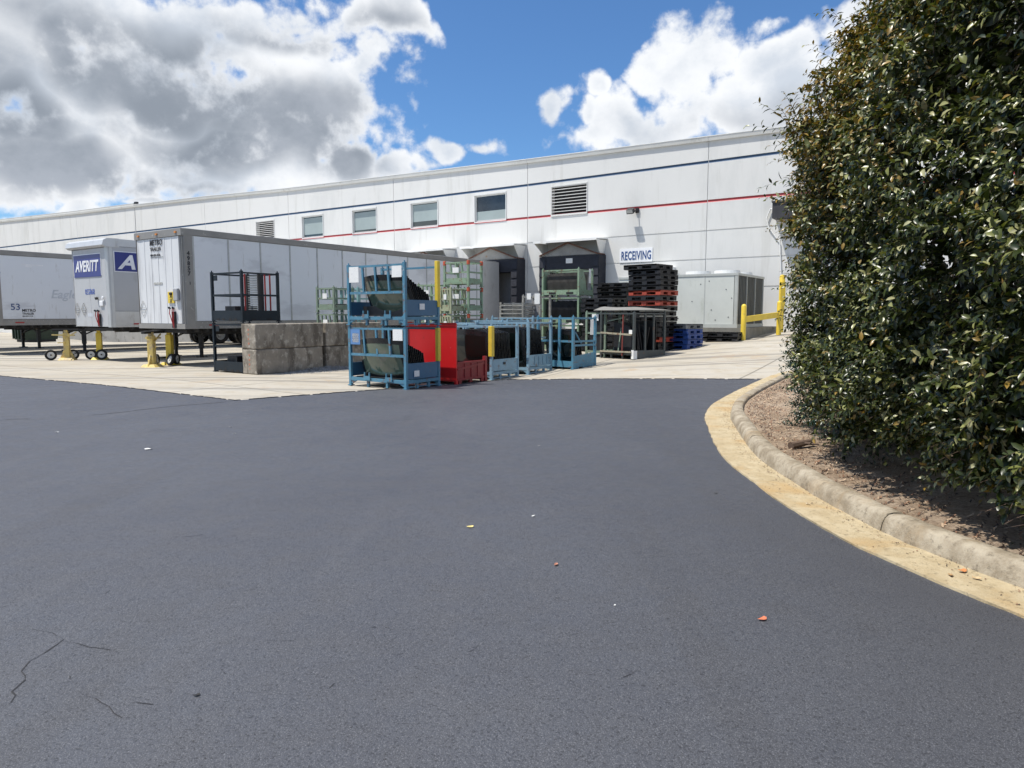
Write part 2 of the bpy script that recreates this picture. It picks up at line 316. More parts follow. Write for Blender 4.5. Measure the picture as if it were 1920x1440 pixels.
def asphalt_mat():
    m, nt, N, L, bs = nodes_mat('sealed_asphalt'); p = mapped(N, L)
    big = ns(N, L, p, .35, 5, .6); mid = ns(N, L, p, 3.5, 6, .6); fine = ns(N, L, p, 190, 3, .75); grain = ns(N, L, p, 75, 3, .7)
    st = mapped(N, L, (.9, .13, 1), (0, 0, R(28))); streak = ns(N, L, st, 2.0, 6, .6)
    c = mixc(N, L, mrange(N, L, big, .35, .65), (.053, .056, .068), (.066, .070, .083))
    c = mixc(N, L, mrange(N, L, mid, .35, .7, 0, .5), c, (.056, .057, .065))
    c = mixc(N, L, mrange(N, L, streak, .56, .72, 0, .45), c, (.080, .082, .092))
    sx = N('ShaderNodeSeparateXYZ'); L(p, sx.inputs[0])      # sun sheen put into the colour: paler on the left, darker towards the kerb
    c = mixc(N, L, mrange(N, L, sx.outputs[0], -1.5, 3.2, 0, .5), c, (.034, .036, .044))
    ta = mapped(N, L, (1.0, .10, 1), (0, 0, R(-30))); c = mixc(N, L, mrange(N, L, ns(N, L, ta, 1.5, 4, .6), .57, .66, 0, .35), c, (.045, .045, .050))
    c = mixc(N, L, mrange(N, L, ns(N, L, p, .9, 3, .5, .3), .66, .72, 0, .4), c, (.040, .040, .045))
    c = mixc(N, L, mrange(N, L, fine, .52, .66, 0, .95), c, (.17, .175, .19))
    c = mixc(N, L, mrange(N, L, grain, .47, .33, 0, .85), c, (.020, .021, .026))
    vo = N('ShaderNodeTexVoronoi'); L(p, vo.inputs[0]); vo.inputs['Scale'].default_value = 26; vo.inputs['Randomness'].default_value = 1
    sp = N('ShaderNodeMath'); sp.operation = 'MULTIPLY'; L(mrange(N, L, vo.outputs['Distance'], .14, .06), sp.inputs[0]); L(mrange(N, L, ns(N, L, p, 7, 3), .50, .60), sp.inputs[1])
    c = mixc(N, L, sp.outputs[0], c, (.012, .012, .014))
    L(c, bs.inputs['Base Color']); L(mrange(N, L, mid, .3, .7, .50, .66), bs.inputs['Roughness']); bs.inputs['Specular IOR Level'].default_value = .55
    b = N('ShaderNodeBump'); b.inputs['Strength'].default_value = .55; b.inputs['Distance'].default_value = .006; L(fine, b.inputs['Height'])
    b2 = N('ShaderNodeBump'); b2.inputs['Strength'].default_value = .5; b2.inputs['Distance'].default_value = .012; L(grain, b2.inputs['Height']); L(b.outputs[0], b2.inputs['Normal'])
    L(b2.outputs[0], bs.inputs['Normal']); return m
def concrete_mat():
    m, nt, N, L, bs = nodes_mat('yard_concrete'); p = mapped(N, L)
    big = ns(N, L, p, .25, 5, .6); mid = ns(N, L, p, 2.2, 7, .65); fine = ns(N, L, p, 60, 4, .6)
    # worn tyre tracks run up the ramp
    st = mapped(N, L, (.05, 1.3, 1), (0, 0, -R(30))); tr = ns(N, L, st, 1.3, 7, .6)
    st2 = mapped(N, L, (.12, 2.2, 1), (0, 0, R(8))); tr2 = ns(N, L, st2, .9, 7, .62)
    c = mixc(N, L, mrange(N, L, big, .3, .7), (.375, .335, .27), (.43, .40, .345))
    c = mixc(N, L, mrange(N, L, mid, .45, .7, 0, .6), c, (.33, .275, .195))
    c = mixc(N, L, mrange(N, L, tr, .48, .60, 0, .8), c, (.20, .188, .168))
    c = mixc(N, L, mrange(N, L, tr2, .54, .68, 0, .6), c, (.46, .435, .385))
    c = mixc(N, L, mrange(N, L, ns(N, L, p, .8, 6, .6, .4), .60, .72, 0, .55), c, (.36, .25, .15))
    c = mixc(N, L, mrange(N, L, fine, .4, .7, 0, .35), c, (.26, .24, .20))
    # slab joints in the direction of the building
    jm = mapped(N, L, (1, 1, 1), (0, 0, -YAW)); sp = N('ShaderNodeSeparateXYZ'); L(jm, sp.inputs[0])
    for ax, per in ((0, 4.57), (1, 4.57)):
        a = N('ShaderNodeMath'); a.operation = 'PINGPONG'; L(sp.outputs[ax], a.inputs[0]); a.inputs[1].default_value = per/2
        c = mixc(N, L, mrange(N, L, a.outputs[0], .035, .015, 0, .75), c, (.13, .12, .10))
    L(c, bs.inputs['Base Color']); bs.inputs['Roughness'].default_value = .85; bs.inputs['Specular IOR Level'].default_value = .3
    b = N('ShaderNodeBump'); b.inputs['Strength'].default_value = .3; b.inputs['Distance'].default_value = .01; L(fine, b.inputs['Height']); L(b.outputs[0], bs.inputs['Normal']); return m
def kerb_mat(name, a, bcol, stain, amt):
    m, nt, N, L, bs = nodes_mat(name); p = mapped(N, L)
    c = mixc(N, L, mrange(N, L, ns(N, L, p, 5, 8, .7), .35, .65), a, bcol)
    c = mixc(N, L, mrange(N, L, ns(N, L, p, 1.3, 6, .6, .5), .62-amt, .78-amt, 0, .8), c, stain)
    c = mixc(N, L, mrange(N, L, ns(N, L, p, 22, 6, .7), .52, .70, 0, .6), c, tuple(x*.42 for x in a))
    c = mixc(N, L, mrange(N, L, ns(N, L, p, 90, 3, .7), .5, .75, 0, .5), c, tuple(min(1, x*1.5) for x in a))
    L(c, bs.inputs['Base Color']); bs.inputs['Roughness'].default_value = .9; bs.inputs['Specular IOR Level'].default_value = .25
    b = N('ShaderNodeBump'); b.inputs['Strength'].default_value = .7; b.inputs['Distance'].default_value = .012; L(ns(N, L, p, 45, 6, .7), b.inputs['Height']); L(b.outputs[0], bs.inputs['Normal']); return m
def mulch_mat():
    m, nt, N, L, bs = nodes_mat('bed_soil'); p = mapped(N, L)
    st = mapped(N, L, (1, 3.2, 1), (0, 0, R(15)))
    c = mixc(N, L, mrange(N, L, ns(N, L, p, 3, 6, .6), .35, .65), (.34, .25, .17), (.48, .38, .28))
    c = mixc(N, L, mrange(N, L, ns(N, L, st, 24, 7, .75), .48, .62, 0, .85), c, (.12, .07, .045))
    c = mixc(N, L, mrange(N, L, ns(N, L, p, 60, 5, .8), .5, .68, 0, .8), c, (.52, .40, .30))
    L(c, bs.inputs['Base Color']); bs.inputs['Roughness'].default_value = .95; bs.inputs['Specular IOR Level'].default_value = .15
    b = N('ShaderNodeBump'); b.inputs['Strength'].default_value = 1; b.inputs['Distance'].default_value = .03; L(ns(N, L, st, 30, 7, .75), b.inputs['Height']); L(b.outputs[0], bs.inputs['Normal']); return m
m_asph = asphalt_mat(); m_conc = concrete_mat()
m_gutter = kerb_mat('gutter_concrete', (.37, .295, .18), (.46, .385, .255), (.40, .27, .125), .10)
m_kerb = kerb_mat('kerb_concrete', (.23, .19, .135), (.40, .35, .27), (.30, .215, .12), .08); m_mulch = mulch_mat()

def axis_vals(lo, hi, step, far): 
    a = list(np.arange(lo, hi+step/2, step)); k = step; x = hi; r = []
    while x < far: k *= 1.35; x += k; r.append(x)
    x = lo; k = step; l = []
    while x > -far: k *= 1.35; x -= k; l.append(x)
    return np.array(l[::-1]+a+r)
ground_mesh('ground', axis_vals(-36, 22, .5, 900), axis_vals(-4, 46, .5, 900), 0, m_conc)

P0 = gp(440, 752); PA = gp(0, 706); PC0 = gp(944, 713); PC1 = gp(1453, 712); dA = (PA-P0).normalized()
FAR_A = P0+dA*75
asph_poly = [(P0.x, P0.y), (PC0.x, PC0.y), (PC1.x, PC1.y), (PC1.x+2.4, PC1.y-.3), (PC1.x+2.4, -60), (-90, -60), (FAR_A.x-20, FAR_A.y-5), (FAR_A.x, FAR_A.y)]
asph = sheet('asphalt', asph_poly, .012, m_asph, .5, (-36, 22, -4, 46))
# a ragged, slightly raised dark lip where the asphalt meets the yard
def catmull(P, step):
    P = [Vector((p[0], p[1])) for p in P]; P = [2*P[0]-P[1]]+P+[2*P[-1]-P[-2]]; out = []
    for i in range(1, len(P)-2):
        n = max(1, int((P[i+1]-P[i]).length/step))
        for k in range(n):
            t = k/n; a, b, c, d = P[i-1], P[i], P[i+1], P[i+2]
            out.append(.5*((2*b)+(c-a)*t+(2*a-5*b+4*c-d)*t*t+(3*b-a-3*c+d)*t**3))
    out.append(P[-2]); return out
rr = random.Random(3)
mb = MB()
for a, b, wdt in ((P0, PC0, .05), (PC0, PC1, .025), (PA+dA*12, P0, .02)):
    n = int((b-a).length/.09); d = (b-a).normalized(); nrm = Vector((-d.y, d.x, 0))
    for i in range(n):
        if rr.random() < .12: continue
        c = a+(b-a)*((i+.5)/n)+nrm*rr.uniform(-.02, .03); z = zg(c.x, c.y); hw = rr.uniform(.3, 1)*wdt
        mb.prism([(c-d*.06-nrm*hw).to_tuple()[:2]+(z+.008,), (c+d*.06-nrm*hw*rr.uniform(.6, 1.1)).to_tuple()[:2]+(z+.008,), (c+d*.05+nrm*hw*rr.uniform(.4, 1.1)).to_tuple()[:2]+(z+.008,), (c-d*.05+nrm*hw).to_tuple()[:2]+(z+.008,)], (0, 0, .014))
m_lip = M('asphalt_edge_crumbs', (.022, .022, .025), .9, var=.4, scale=20)
lip = mb.build('asphalt_edge', m_lip); setting(lip); lip.parent = asph

# cracks in the asphalt, near the camera on the left
mb = MB()
def crack(pts, w):
    pts = catmull([gp(*p)[:2] for p in pts], .05); J = []
    for i, p in enumerate(pts): J.append(Vector((p.x+rr.uniform(-.012, .012), p.y+rr.uniform(-.012, .012), 0)))
    for i in range(len(J)-1):
        f = min(1, 4*i/len(J)+.25, 4*(len(J)-i)/len(J)+.2); a, b = J[i], J[i+1]; d = (b-a); 
        if d.length < 1e-4: continue
        n = Vector((-d.y, d.x, 0)).normalized()*w*f*rr.uniform(.4, 1.2)/2; z = V(0, 0, zg(a.x, a.y)+.0145)
        mb.v += [tuple(a-n+z), tuple(b-n+z), tuple(b+n+z), tuple(a+n+z)]; k = len(mb.v); mb.f.append([k-4, k-3, k-2, k-1]); mb.mi.append(0)
crack([(8, 1336), (28, 1308), (22, 1300), (48, 1280), (45, 1262), (55, 1245), (90, 1228), (120, 1204)], .007)
crack([(120, 1204), (105, 1196), (82, 1186), (60, 1183)], .004); crack([(120, 1204), (134, 1210), (168, 1216), (205, 1222)], .004)
crack([(150, 1300), (185, 1325), (235, 1350)], .004); crack([(240, 1318), (290, 1326)], .004)
for (x0, y0, x1, y1) in ((185, 1118, 205, 1112), (440, 1114, 480, 1109), (495, 1205, 550, 1208), (370, 1163, 400, 1161), (410, 1258, 422, 1270), (600, 1300, 628, 1289), (66, 1318, 85, 1313),
                        (690, 1180, 702, 1182), (120, 1282, 134, 1274), (900, 1215, 880, 1229), (860, 1160, 905, 1166), (1190, 1260, 1172, 1275), (30, 1070, 70, 1066), (330, 1010, 380, 1006)):
    crack([(x0, y0), ((x0+x1)/2+2, (y0+y1)/2+1.5), (x1, y1)], .0045)
crack([(440, 753), (400, 757), (340, 762), (280, 768), (215, 776), (160, 781)], .03); crack([(0, 790), (20, 788), (55, 787)], .03)
cr = mb.build('crack', M('crack_dark', (.030, .030, .034), .9, var=.3)); setting(cr); cr.parent = asph

# kerb and gutter
face = [gp(1483, 706), gp(1430, 730), gp(1384, 757), gp(1369, 780), gp(1378, 803), gp(1417, 858), gp(1487, 908), gp(1549, 947), gp(1666, 1009), gp(1767, 1052), gp(1920, 1112)]
pth = [(14, 19.5), (10, 17.9), (7.8, 16.8)]+[(p.x, p.y) for p in face]+[(3.45, 2.5), (4.2, .9), (5.5, -1.5), (8, -5)]
PATH = catmull(pth, .12)
def offset(path, d):
    out = []
    for i, p in enumerate(path):
        a = path[max(0, i-1)]; b = path[min(len(path)-1, i+1)]; t = (b-a).normalized(); n = Vector((-t.y, t.x)); out.append(p+n*d)   # n points to the bed side (left of travel)
    return out
def sweep(name, prof, mat, gap=None, i0=0, i1=None, jit=0):
    """prof: list of (offset, height) ; the path runs from the ramp towards the camera"""
    pr = random.Random(5); vs = []; fs = []; i1 = i1 or len(PATH)
    O = [offset(PATH, o) for o, _ in prof]; last = None
    def ring(i, fr, inset=0):
        row = []; wob = pr.uniform(-1, 1)*jit
        for k, (o, h) in enumerate(prof):
            p = O[k][i].lerp(O[k][min(i+1, len(PATH)-1)], fr); je = jit*(3 if (name == 'gutter' and k < 2) else 1); row.append(len(vs)); vs.append((p.x+pr.uniform(-1, 1)*je, p.y+pr.uniform(-1, 1)*je, zg(p.x, p.y)+h*(1-inset)+wob*.5))
        return row
    for i in range(i0, i1):
        row = ring(i, 0)
        if last:
            for k in range(len(prof)-1): fs.append([last[k], last[k+1], row[k+1], row[k]])
        else: fs.append(row[::-1])
        last = row
        if gap and i % gap[0] == gap[1]:
            e = ring(i, .03, .06)
            for k in range(len(prof)-1): fs.append([last[k], last[k+1], e[k+1], e[k]])
            fs.append(e); s_ = ring(i, .13, .06); fs.append(s_[::-1]); last = s_
    me = bpy.data.meshes.new(name); me.from_pydata(vs, [], fs); me.materials.append(mat)
    bm = bmesh.new(); bm.from_mesh(me); bmesh.ops.recalc_face_normals(bm, faces=bm.faces); bm.to_mesh(me); bm.free()
    me.polygons.foreach_set('use_smooth', [True]*len(me.polygons)); me.set_sharp_from_angle(angle=R(50))
    o = bpy.data.objects.new(name, me); COL.objects.link(o); return setting(o)
SG = -1 if offset(PATH[10:13], 1)[1].x < PATH[11].x else 1   # side on which the bed lies
SG = 1 if (offset(PATH, 1)[len(PATH)//2]-Vector((6, 7))).length < (offset(PATH, -1)[len(PATH)//2]-Vector((6, 7))).length else -1
sweep('gutter', [(SG*o, h) for o, h in ((-.375, -.01), (-.37, .027), (-.25, .026), (-.1, .023), (.0, .021), (.05, .021))], m_gutter, jit=.003)
jn = gp(1683, 1002); ji = min(range(len(PATH)), key=lambda i: (PATH[i]-Vector(jn[:2])).length)
sweep('kerb', [(SG*o, h) for o, h in ((.0, .0), (.012, .08), (.03, .128), (.055, .150), (.10, .158), (.165, .155), (.19, .135), (.195, .0))], m_kerb, gap=(26, ji % 26), jit=.004)
bedp = offset(PATH, SG*.19)
bed = sheet('planting_bed', [(p.x, p.y) for p in bedp[::3]]+[(bedp[-1].x, bedp[-1].y), (14, -6), (16, 17)], .095, m_mulch, .5)

# ---------------------------------------------------------------- the warehouse
BO = V(W0.x, W0.y, 0)
def wl(px, py, n=0.0):
    """pixel of the photograph -> (s along the wall, z) on the wall plane, or on a plane n metres in front of it"""
    o = V(0, 0, EYE); q = BO-E2*n; d = ray(px, py); t = (V(q.x, q.y, EYE)-o).dot(E2)/d.dot(E2); p = o+d*t
    return (p-V(q.x, q.y, 0)).dot(E1), p.z
JX = (1330, 990, 738, 540, 383, 253, 143, 52)
roofT = sorted(wl(x, y) for x, y in zip(JX, (256, 299, 329, 353, 368.5, 384, 398, 408)))
blueT = sorted(wl(x, y) for x, y in zip(JX, (303, 347, 378, 401.5, 420, 435, 447, 458)))
def interp(T, s):
    if s <= T[0][0]: a, b = T[0], T[1]
    elif s >= T[-1][0]: a, b = T[-2], T[-1]
    else:
        for a, b in zip(T, T[1:]):
            if a[0] <= s <= b[0]: break
    return a[1]+(b[1]-a[1])*(s-a[0])/(b[0]-a[0])
roofz = lambda s: interp(roofT, s)-.06
bluez = lambda s: interp(blueT, s)
wh = empty('warehouse', BO, YAW, 'long white concrete warehouse with blue and red stripes and loading docks along its wall', 'building')
joints = [t[0] for t in roofT]
while joints[-1] < 40: joints.append(joints[-1]+9.05)
while joints[0] > -100: joints.insert(0, joints[0]-9.6)
const = lambda c: (lambda s: c)
# openings: (s0, s1, z0, z1)
wins = []
for (x0, x1, ytl, ybl) in ((567, 606, 404, 445.5), (661.6, 706, 396.7, 437.4), (771.4, 821, 382.8, 427.8), (891, 949, 370, 419)):
    a = wl(x0, ytl); b = wl(x0, ybl); c = wl(x1, ytl); wins.append((a[0], c[0], b[1], a[1]))
zt = sum(q[3] for q in wins)/4; zb = sum(q[2] for q in wins)/4; wins = [(q[0], q[1], zb, zt) for q in wins]
lou = []
for (x0, x1, ytl, ybl) in ((481, 514.5, 417, 449), (1035.5, 1101, 351.4, 404)):
    a = wl(x0, ytl); b = wl(x0, ybl); c = wl(x1, ytl); lou.append((a[0], c[0], b[1], a[1]))
print('wins', wins, 'lou', lou)
dockC = wl(1057.5, 460, 1.12)[0]; DSP = dockC-wl(911.5, 470, 1.12)[0]; print('dock spacing', DSP)
docks = [dockC-DSP*k for k in range(8)]; FLOOR = 1.22
dopen = [(c-1.2, c+1.2, FLOOR, FLOOR+2.75) for c in docks]
gate = (13.2, 17.4, .2, 4.9)
opens = wins+lou+dopen+[gate]
rows = [(const(-2.2), const(2.70)), (const(2.745), const(3.87)), (const(3.915), const(5.04)), (const(5.085), const(6.205)), (const(6.315), lambda s: bluez(s)-.07), (lambda s: bluez(s)+.05, roofz)]
sb = sorted(set([round(v, 4) for o in opens for v in o[:2]])); zb_ = sorted(set([round(v, 4) for o in opens for v in o[2:]]))
def cells(s0, s1, f0, f1):
    S = [s0]+[s for s in sb if s0+.01 < s < s1-.01]+[s1]
    for a, b in zip(S, S[1:]):
        m = (a+b)/2; lo, hi = f0(m), f1(m); Z = [z for z in zb_ if lo+.01 < z < hi-.01]; F = [f0]+[const(z) for z in Z]+[f1]
        for g, h in zip(F, F[1:]):
            zc = (g(m)+h(m))/2
            if any(o[0] < m < o[1] and o[2] < zc < o[3] for o in opens): continue
            yield a, b, g, h
tiles = MB(); back = MB(); red = MB(); blue = MB()
for j0, j1 in zip(joints, joints[1:]):
    a0, a1 = j0+.015, j1-.015
    for f0, f1 in rows:
        for a, b, g, h in cells(a0, a1, f0, f1):
            tiles.quadbox([(a, -.03, g(a)), (b, -.03, g(b)), (b, .22, g(b)), (a, .22, g(a)), (a, -.03, h(a)), (b, -.03, h(b)), (b, .22, h(b)), (a, .22, h(a))])
    for a, b in ((j0-.015, j0+.015),):
        back.quadbox([(a, .002, -2), (b, .002, -2), (b, .2, -2), (a, .2, -2), (a, .002, roofz(a)), (b, .002, roofz(b)), (b, .2, roofz(b)), (a, .2, roofz(a))])
    for z0, z1 in ((2.70, 2.745), (3.87, 3.915), (5.04, 5.085)):
        for a, b, g, h in cells(a0, a1, const(z0), const(z1)): back.bx(a, b, .001, .2, z0, z1)
    for mbx, c0, c1 in ((red, const(6.205), const(6.315)), (blue, lambda s: bluez(s)-.07, lambda s: bluez(s)+.05)):
        n = 3 
        for k in range(n):
            a = a0+(a1-a0)*k/n; b = a0+(a1-a0)*(k+1)/n
            mbx.prism([(a, -.0285, c0(a)), (a, .012, c0(a)+.05), (a, .012, c1(a)), (a, .2, c1(a)), (a, .2, c0(a))], (b-a, 0, c0(b)-c0(a)))
tiles.build('wall', m_wall, wh); back.build('panel_joint', m_wall, wh)
red.build('red_stripe', m_red, wh); blue.build('blue_stripe', m_blue, wh)
mb = MB(); mb.bx(-60, dockC-DSP*.5, -.05, -.031, -2.2, .98); mb.build('shade_band', M('wall_shade_grey', (.27, .265, .25), .9, var=.15, scale=1, dirt=((.14, .13, .12), .45, 1.5)), wh)  # trailer shade on the wall foot, put in as a darker grey band
# roof deck, far walls
mb = MB(); sL, sR = joints[0], joints[-1]
for a, b in zip(joints, joints[1:]): mb.quadbox([(a, .22, roofz(a)-.6), (b, .22, roofz(b)-.6), (b, 60, roofz(b)-.6), (a, 60, roofz(a)-.6), (a, .22, roofz(a)-.4), (b, .22, roofz(b)-.4), (b, 60, roofz(b)-.4), (a, 60, roofz(a)-.4)])
mb.build('roof', M('roof_membrane', (.5, .5, .48), .8), wh)
mb = MB(); mb.bx(sL-.3, sL, -.03, 60, -2, roofz(sL)); mb.bx(sR, sR+.3, -.03, 60, -2, roofz(sR)); mb.bx(sL, sR, 60, 60.3, -2, roofz(0)); mb.build('end_wall', m_wall, wh)
# gutter-like coping
cop = MB(); flash = MB()
for a, b in zip(joints, joints[1:]):
    za, zb2 = roofz(a), roofz(b); step = .10 if a < -39.5 else 0
    prof = [(-.11, -.13), (-.135, .0), (-.135, .035), (.24, .035), (.24, -.13)]
    cop.prism([(a+.004, y, za+z+step*(z > 0)) for y, z in prof], (b-a-.008, 0, zb2-za))
    flash.prism([(a, -.15, za+.036+step), (a, -.15, za+.062+step), (a, .26, za+.062+step), (a, .26, za+.036+step)], (b-a, 0, zb2-za))
cop.build('coping', m_coping, wh); flash.build('roof_flashing', m_white, wh)
jx = wl(253, 384)[0]
mb = MB(); mb.bx(jx-.02, jx+.02, -.06, -.03, -.5, roofz(jx)-.18); mb.build('downpipe', M('grey_pipe', (.45, .45, .44), .5), wh)
mb = MB(); mb.bx(jx+.05, jx+.35, -.1, .1, roofz(jx)+.12, roofz(jx)+.26); mb.build('roof_fixture', m_black, wh)
# windows
blinds = [(.12, .95), (.10, .93), (.22, .97), (0, .38)]
for (s0, s1, z0, z1), (b0, b1) in zip(wins, blinds):
    f = MB(); t = .055
    f.bx(s0-.03, s1+.03, -.075, -.03, z1, z1+.07).bx(s0-.03, s1+.03, -.065, -.03, z0-.05, z0)
    f.bx(s0-.045, s0, -.06, -.031, z0, z1).bx(s1, s1+.045, -.06, -.031, z0, z1)
    f.bx(s0, s0+t, .02, .10, z0, z1).bx(s1-t, s1, .02, .10, z0, z1).bx(s0+t, s1-t, .02, .10, z0, z0+t).bx(s0+t, s1-t, .02, .10, z1-t, z1)
    fo = f.build('window', m_frame, wh)
    p = MB(); p.bx(s0+t, s1-t, .07, .08, z0+t, z1-t); p.build('pane', m_glass if b1 > .9 else M('window_glass_dark', (.02, .025, .03), .08, var=.4, scale=2, spec=.8), fo)
    h = z1-z0-2*t
    b = MB(); b.bx(s0+t, s1-t, .064, .068, z0+t+h*b0, z0+t+h*b1); b.build('blind', m_blind, fo)
    mb = MB(); mb.bx(s0-.1, s1+.1, .221, .26, z0-.1, z1+.1); mb.build('reveal_back', m_dark, fo)
for s0, s1, z0, z1 in lou:
    f = MB(); f.bx(s0-.04, s0, -.06, -.031, z0-.06, z1+.06).bx(s1, s1+.04, -.06, -.031, z0-.06, z1+.06).bx(s0, s1, -.07, -.031, z1, z1+.06).bx(s0, s1, -.07, -.031, z0-.06, z0)
    n = 9; h = (z1-z0)/n
    for k in range(n+1):
        z = min(z1-.035, z0+h*k-.01); f.bx(s0, s1, -.05, .0, z, z+.026)
    fo = f.build('louvre_vent', m_wall, wh); mb = MB(); mb.bx(s0-.05, s1+.05, .23, .26, z0-.05, z1+.05); mb.build('vent_back', m_dark, fo)
# docks: awning, rusty truss, fabric shelter, door
for k, c in enumerate(docks):
    az = 4.94; pr = 1.12
    a = MB(); L0, L1 = c-1.64, c+1.64
    a.quadbox([(L0, -pr, az-.02), (L1, -pr, az-.02), (L1, -.031, az+.05), (L0, -.031, az+.05), (L0, -pr, az+.02), (L1, -pr, az+.02), (L1, -.031, az+.09), (L0, -.031, az+.09)])
    a.bx(L0, L1, -pr-.02, -pr, az-.07, az+.03)
    for s_, w_ in ((L0, .5), (L1, -.5)):
        a.prism([(s_, -pr, az-.03), (s_+w_*.55, -.031, az-.95), (s_+w_*.1, -.031, az+.0)], (.03 if w_ > 0 else -.03, 0, 0))
    aw = a.build('dock_awning', m_white, wh)
    t = MB(); yz = -.80
    t.bar((c-1.50, yz, az-.62), (c, yz, az-.08), .06).bar((c+1.50, yz, az-.62), (c, yz, az-.08), .06)
    for q in (-1, 1):
        t.bar((c+q*1.50, yz, az-.62), (c+q*1.50, -.04, az-.62), .05)
    t.build('truss', m_rusty, aw)
    pan = MB(); pan.prism([(c-1.48, -.74, az-.64), (c+1.48, -.74, az-.64), (c, -.74, az-.13)], (0, .02, 0)); pan.build('gable_panel', M('awning_inner', (.27, .265, .25), .7, var=.15, dirt=((.25, .15, .08), .35, 3)), aw)
    s = MB(); d = .72; zt_ = az-.66
    s.bx(c-1.56, c-1.18, -d, -.032, FLOOR-.75, zt_).bx(c+1.18, c+1.56, -d, -.032, FLOOR-.75, zt_).bx(c-1.18, c+1.18, -d+.004, -.032, zt_-.62, zt_)
    n = 9
    for q in (-1, 1):
        for i in range(n): z = FLOOR-.7+(zt_-FLOOR+.6)*i/n; s.quadbox([(c+q*1.21, -d-.05, z), (c+q*1.54, -d-.05, z), (c+q*1.54, -d, z), (c+q*1.21, -d, z), (c+q*1.21, -d-.02, z+.36), (c+q*1.54, -d-.02, z+.36), (c+q*1.54, -d, z+.36), (c+q*1.21, -d, z+.36)])
    so = s.build('dock_shelter', m_foam, wh)
    lb = MB(); lb.bx(c-.12, c+.22, -d-.012, -d+.003, zt_-.34, zt_-.12); lb.build('label', m_paper, so)
    dr = MB(); dr.bx(c-1.3, c+1.3, .05, .1, FLOOR, FLOOR+2.75)
    for i in range(5): dr.bx(c-1.25, c+1.25, .035, .05, FLOOR+.05+i*.55, FLOOR+.5+i*.55)
    dr.build('dock_door', M('door_panel_grey', (.22, .22, .23), .5), wh)
    bu = MB(); bu.bx(c-1.1, c-.75, -.2, -.031, FLOOR-.5, FLOOR-.02); bu.build('dock_bumper', m_black, wh); bu = MB(); bu.bx(c+.75, c+1.1, -.2, -.031, FLOOR-.5, FLOOR-.02); bu.build('dock_bumper', m_black, wh)
# grade-level door behind the hedge with its dark hood and conduit
mb = MB(); mb.bx(gate[0], gate[1], .1, .16, gate[2], gate[3]); mb.build('roller_door', M('roller_door_white', (.6, .6, .6), .5), wh)
a = wl(1450, 376, .5); b = wl(1450, 410, .5); c = a[0]
mb = MB(); mb.bx(c, c+4.4, -.62, -.031, b[1], a[1]-.1); mb.prism([(c-.02, -.66, a[1]-.1), (c-.02, -.66, a[1]-.04), (c-.02, -.031, a[1]+.06), (c-.02, -.031, a[1]-.1)], (4.44, 0, 0)); mb.build('door_hood', M('hood_dark', (.035, .035, .04), .6, var=.3), wh)
mb = MB(); pts = [(c, -.1, a[1]-.3), (c-.2, -.1, a[1]-.25), (c-.33, -.1, a[1]-.6), (c-.25, -.1, b[1]-.25), (c+.2, -.07, b[1]-.9), (c+.3, -.07, 3.0), (c+.3, -.07, .9)]
for p, q in zip(pts, pts[1:]): mb.tube(p, q, .022, 8)
mb.build('conduit', m_white, wh)
# small things behind the pallet stacks
a = wl(1252, 503, .3); mb = MB(); mb.bx(a[0]-.9, a[0]+.25, -.35, -.031, a[1]-.28, a[1]+.05); mb.build('wall_vent_box', m_white, wh)
mb = MB(); a = wl(1166, 522, .05); mb.bx(a[0]-.06, a[0]+.45, -.12, -.031, a[1]-.75, a[1]); mb.build('junction_box', m_frame, wh)
a = wl(1137, 552, .05); mb = MB(); mb.bx(a[0]-.35, a[0]+.35, -.3, -.031, a[1]-.5, a[1]); mb.build('meter_cabinet', m_white, wh)

def on_wall(px, py, n=0):
    s, z = wl(px, py, n); p = BO+E1*s-E2*n; p.z = z; return p
# receiving sign
s0, z0 = wl(1161.6, 493); s1, z1 = wl(1223.6, 464)
wS = s1-s0; hS = 1.02*(wl(1161.6, 467.8)[1]-z0)
t = empty('wall_sign', on_wall(1161.6, 493, .05), YAW, 'white wall sign with the blue word RECEIVING, mounted right of the loading dock', 'sign')
mb = MB(); mb.bx(0, wS, -.006, .015, 0, hS); mb.build('sign_board', M('sign_white', (.80, .81, .83), .4, var=.03), t)
tx = text('lettering', 'RECEIVING', hS*.86, M('sign_letter_blue', (.03, .075, .22), .5), t, (wS*.05, -.012, hS*.2), (1, 0, 0), (0, 0, 1), bold=.012, sx=1.0, spacing=1.08)
bw = max(v.co.x for v in tx.data.vertices)-min(v.co.x for v in tx.data.vertices)
for v in tx.data.vertices: v.co.x = wS*.05+(v.co.x-wS*.05)*(wS*.9/bw)
# wall lamp on the red stripe
t = empty('wall_lamp', on_wall(1191, 396, .05), YAW, 'small black floodlight fixed on the red stripe of the warehouse wall', 'lamp')
mb = MB(); mb.bx(.02, .18, -.05, .02, -.08, .12); mb.tube((.1, -.05, .02), (.0, -.2, .0), .02); mb.build('bracket', m_black, t)
mb = MB(); mb.quadbox([(-.24, -.36, -.16), (.08, -.36, -.16), (.08, -.18, -.05), (-.24, -.18, -.05), (-.24, -.42, .02), (.08, -.42, .02), (.08, -.24, .12), (-.24, -.24, .12)]); mb.build('lamp_head', m_black, t, bevel=.01)
mb = MB(); mb.quadbox([(-.21, -.365, -.14), (.05, -.365, -.14), (.05, -.36, -.14), (-.21, -.36, -.14), (-.21, -.424, .0), (.05, -.424, .0), (.05, -.41, .0), (-.21, -.41, .0)]); mb.build('lens', M('lamp_lens', (.5, .5, .48), .2), t)

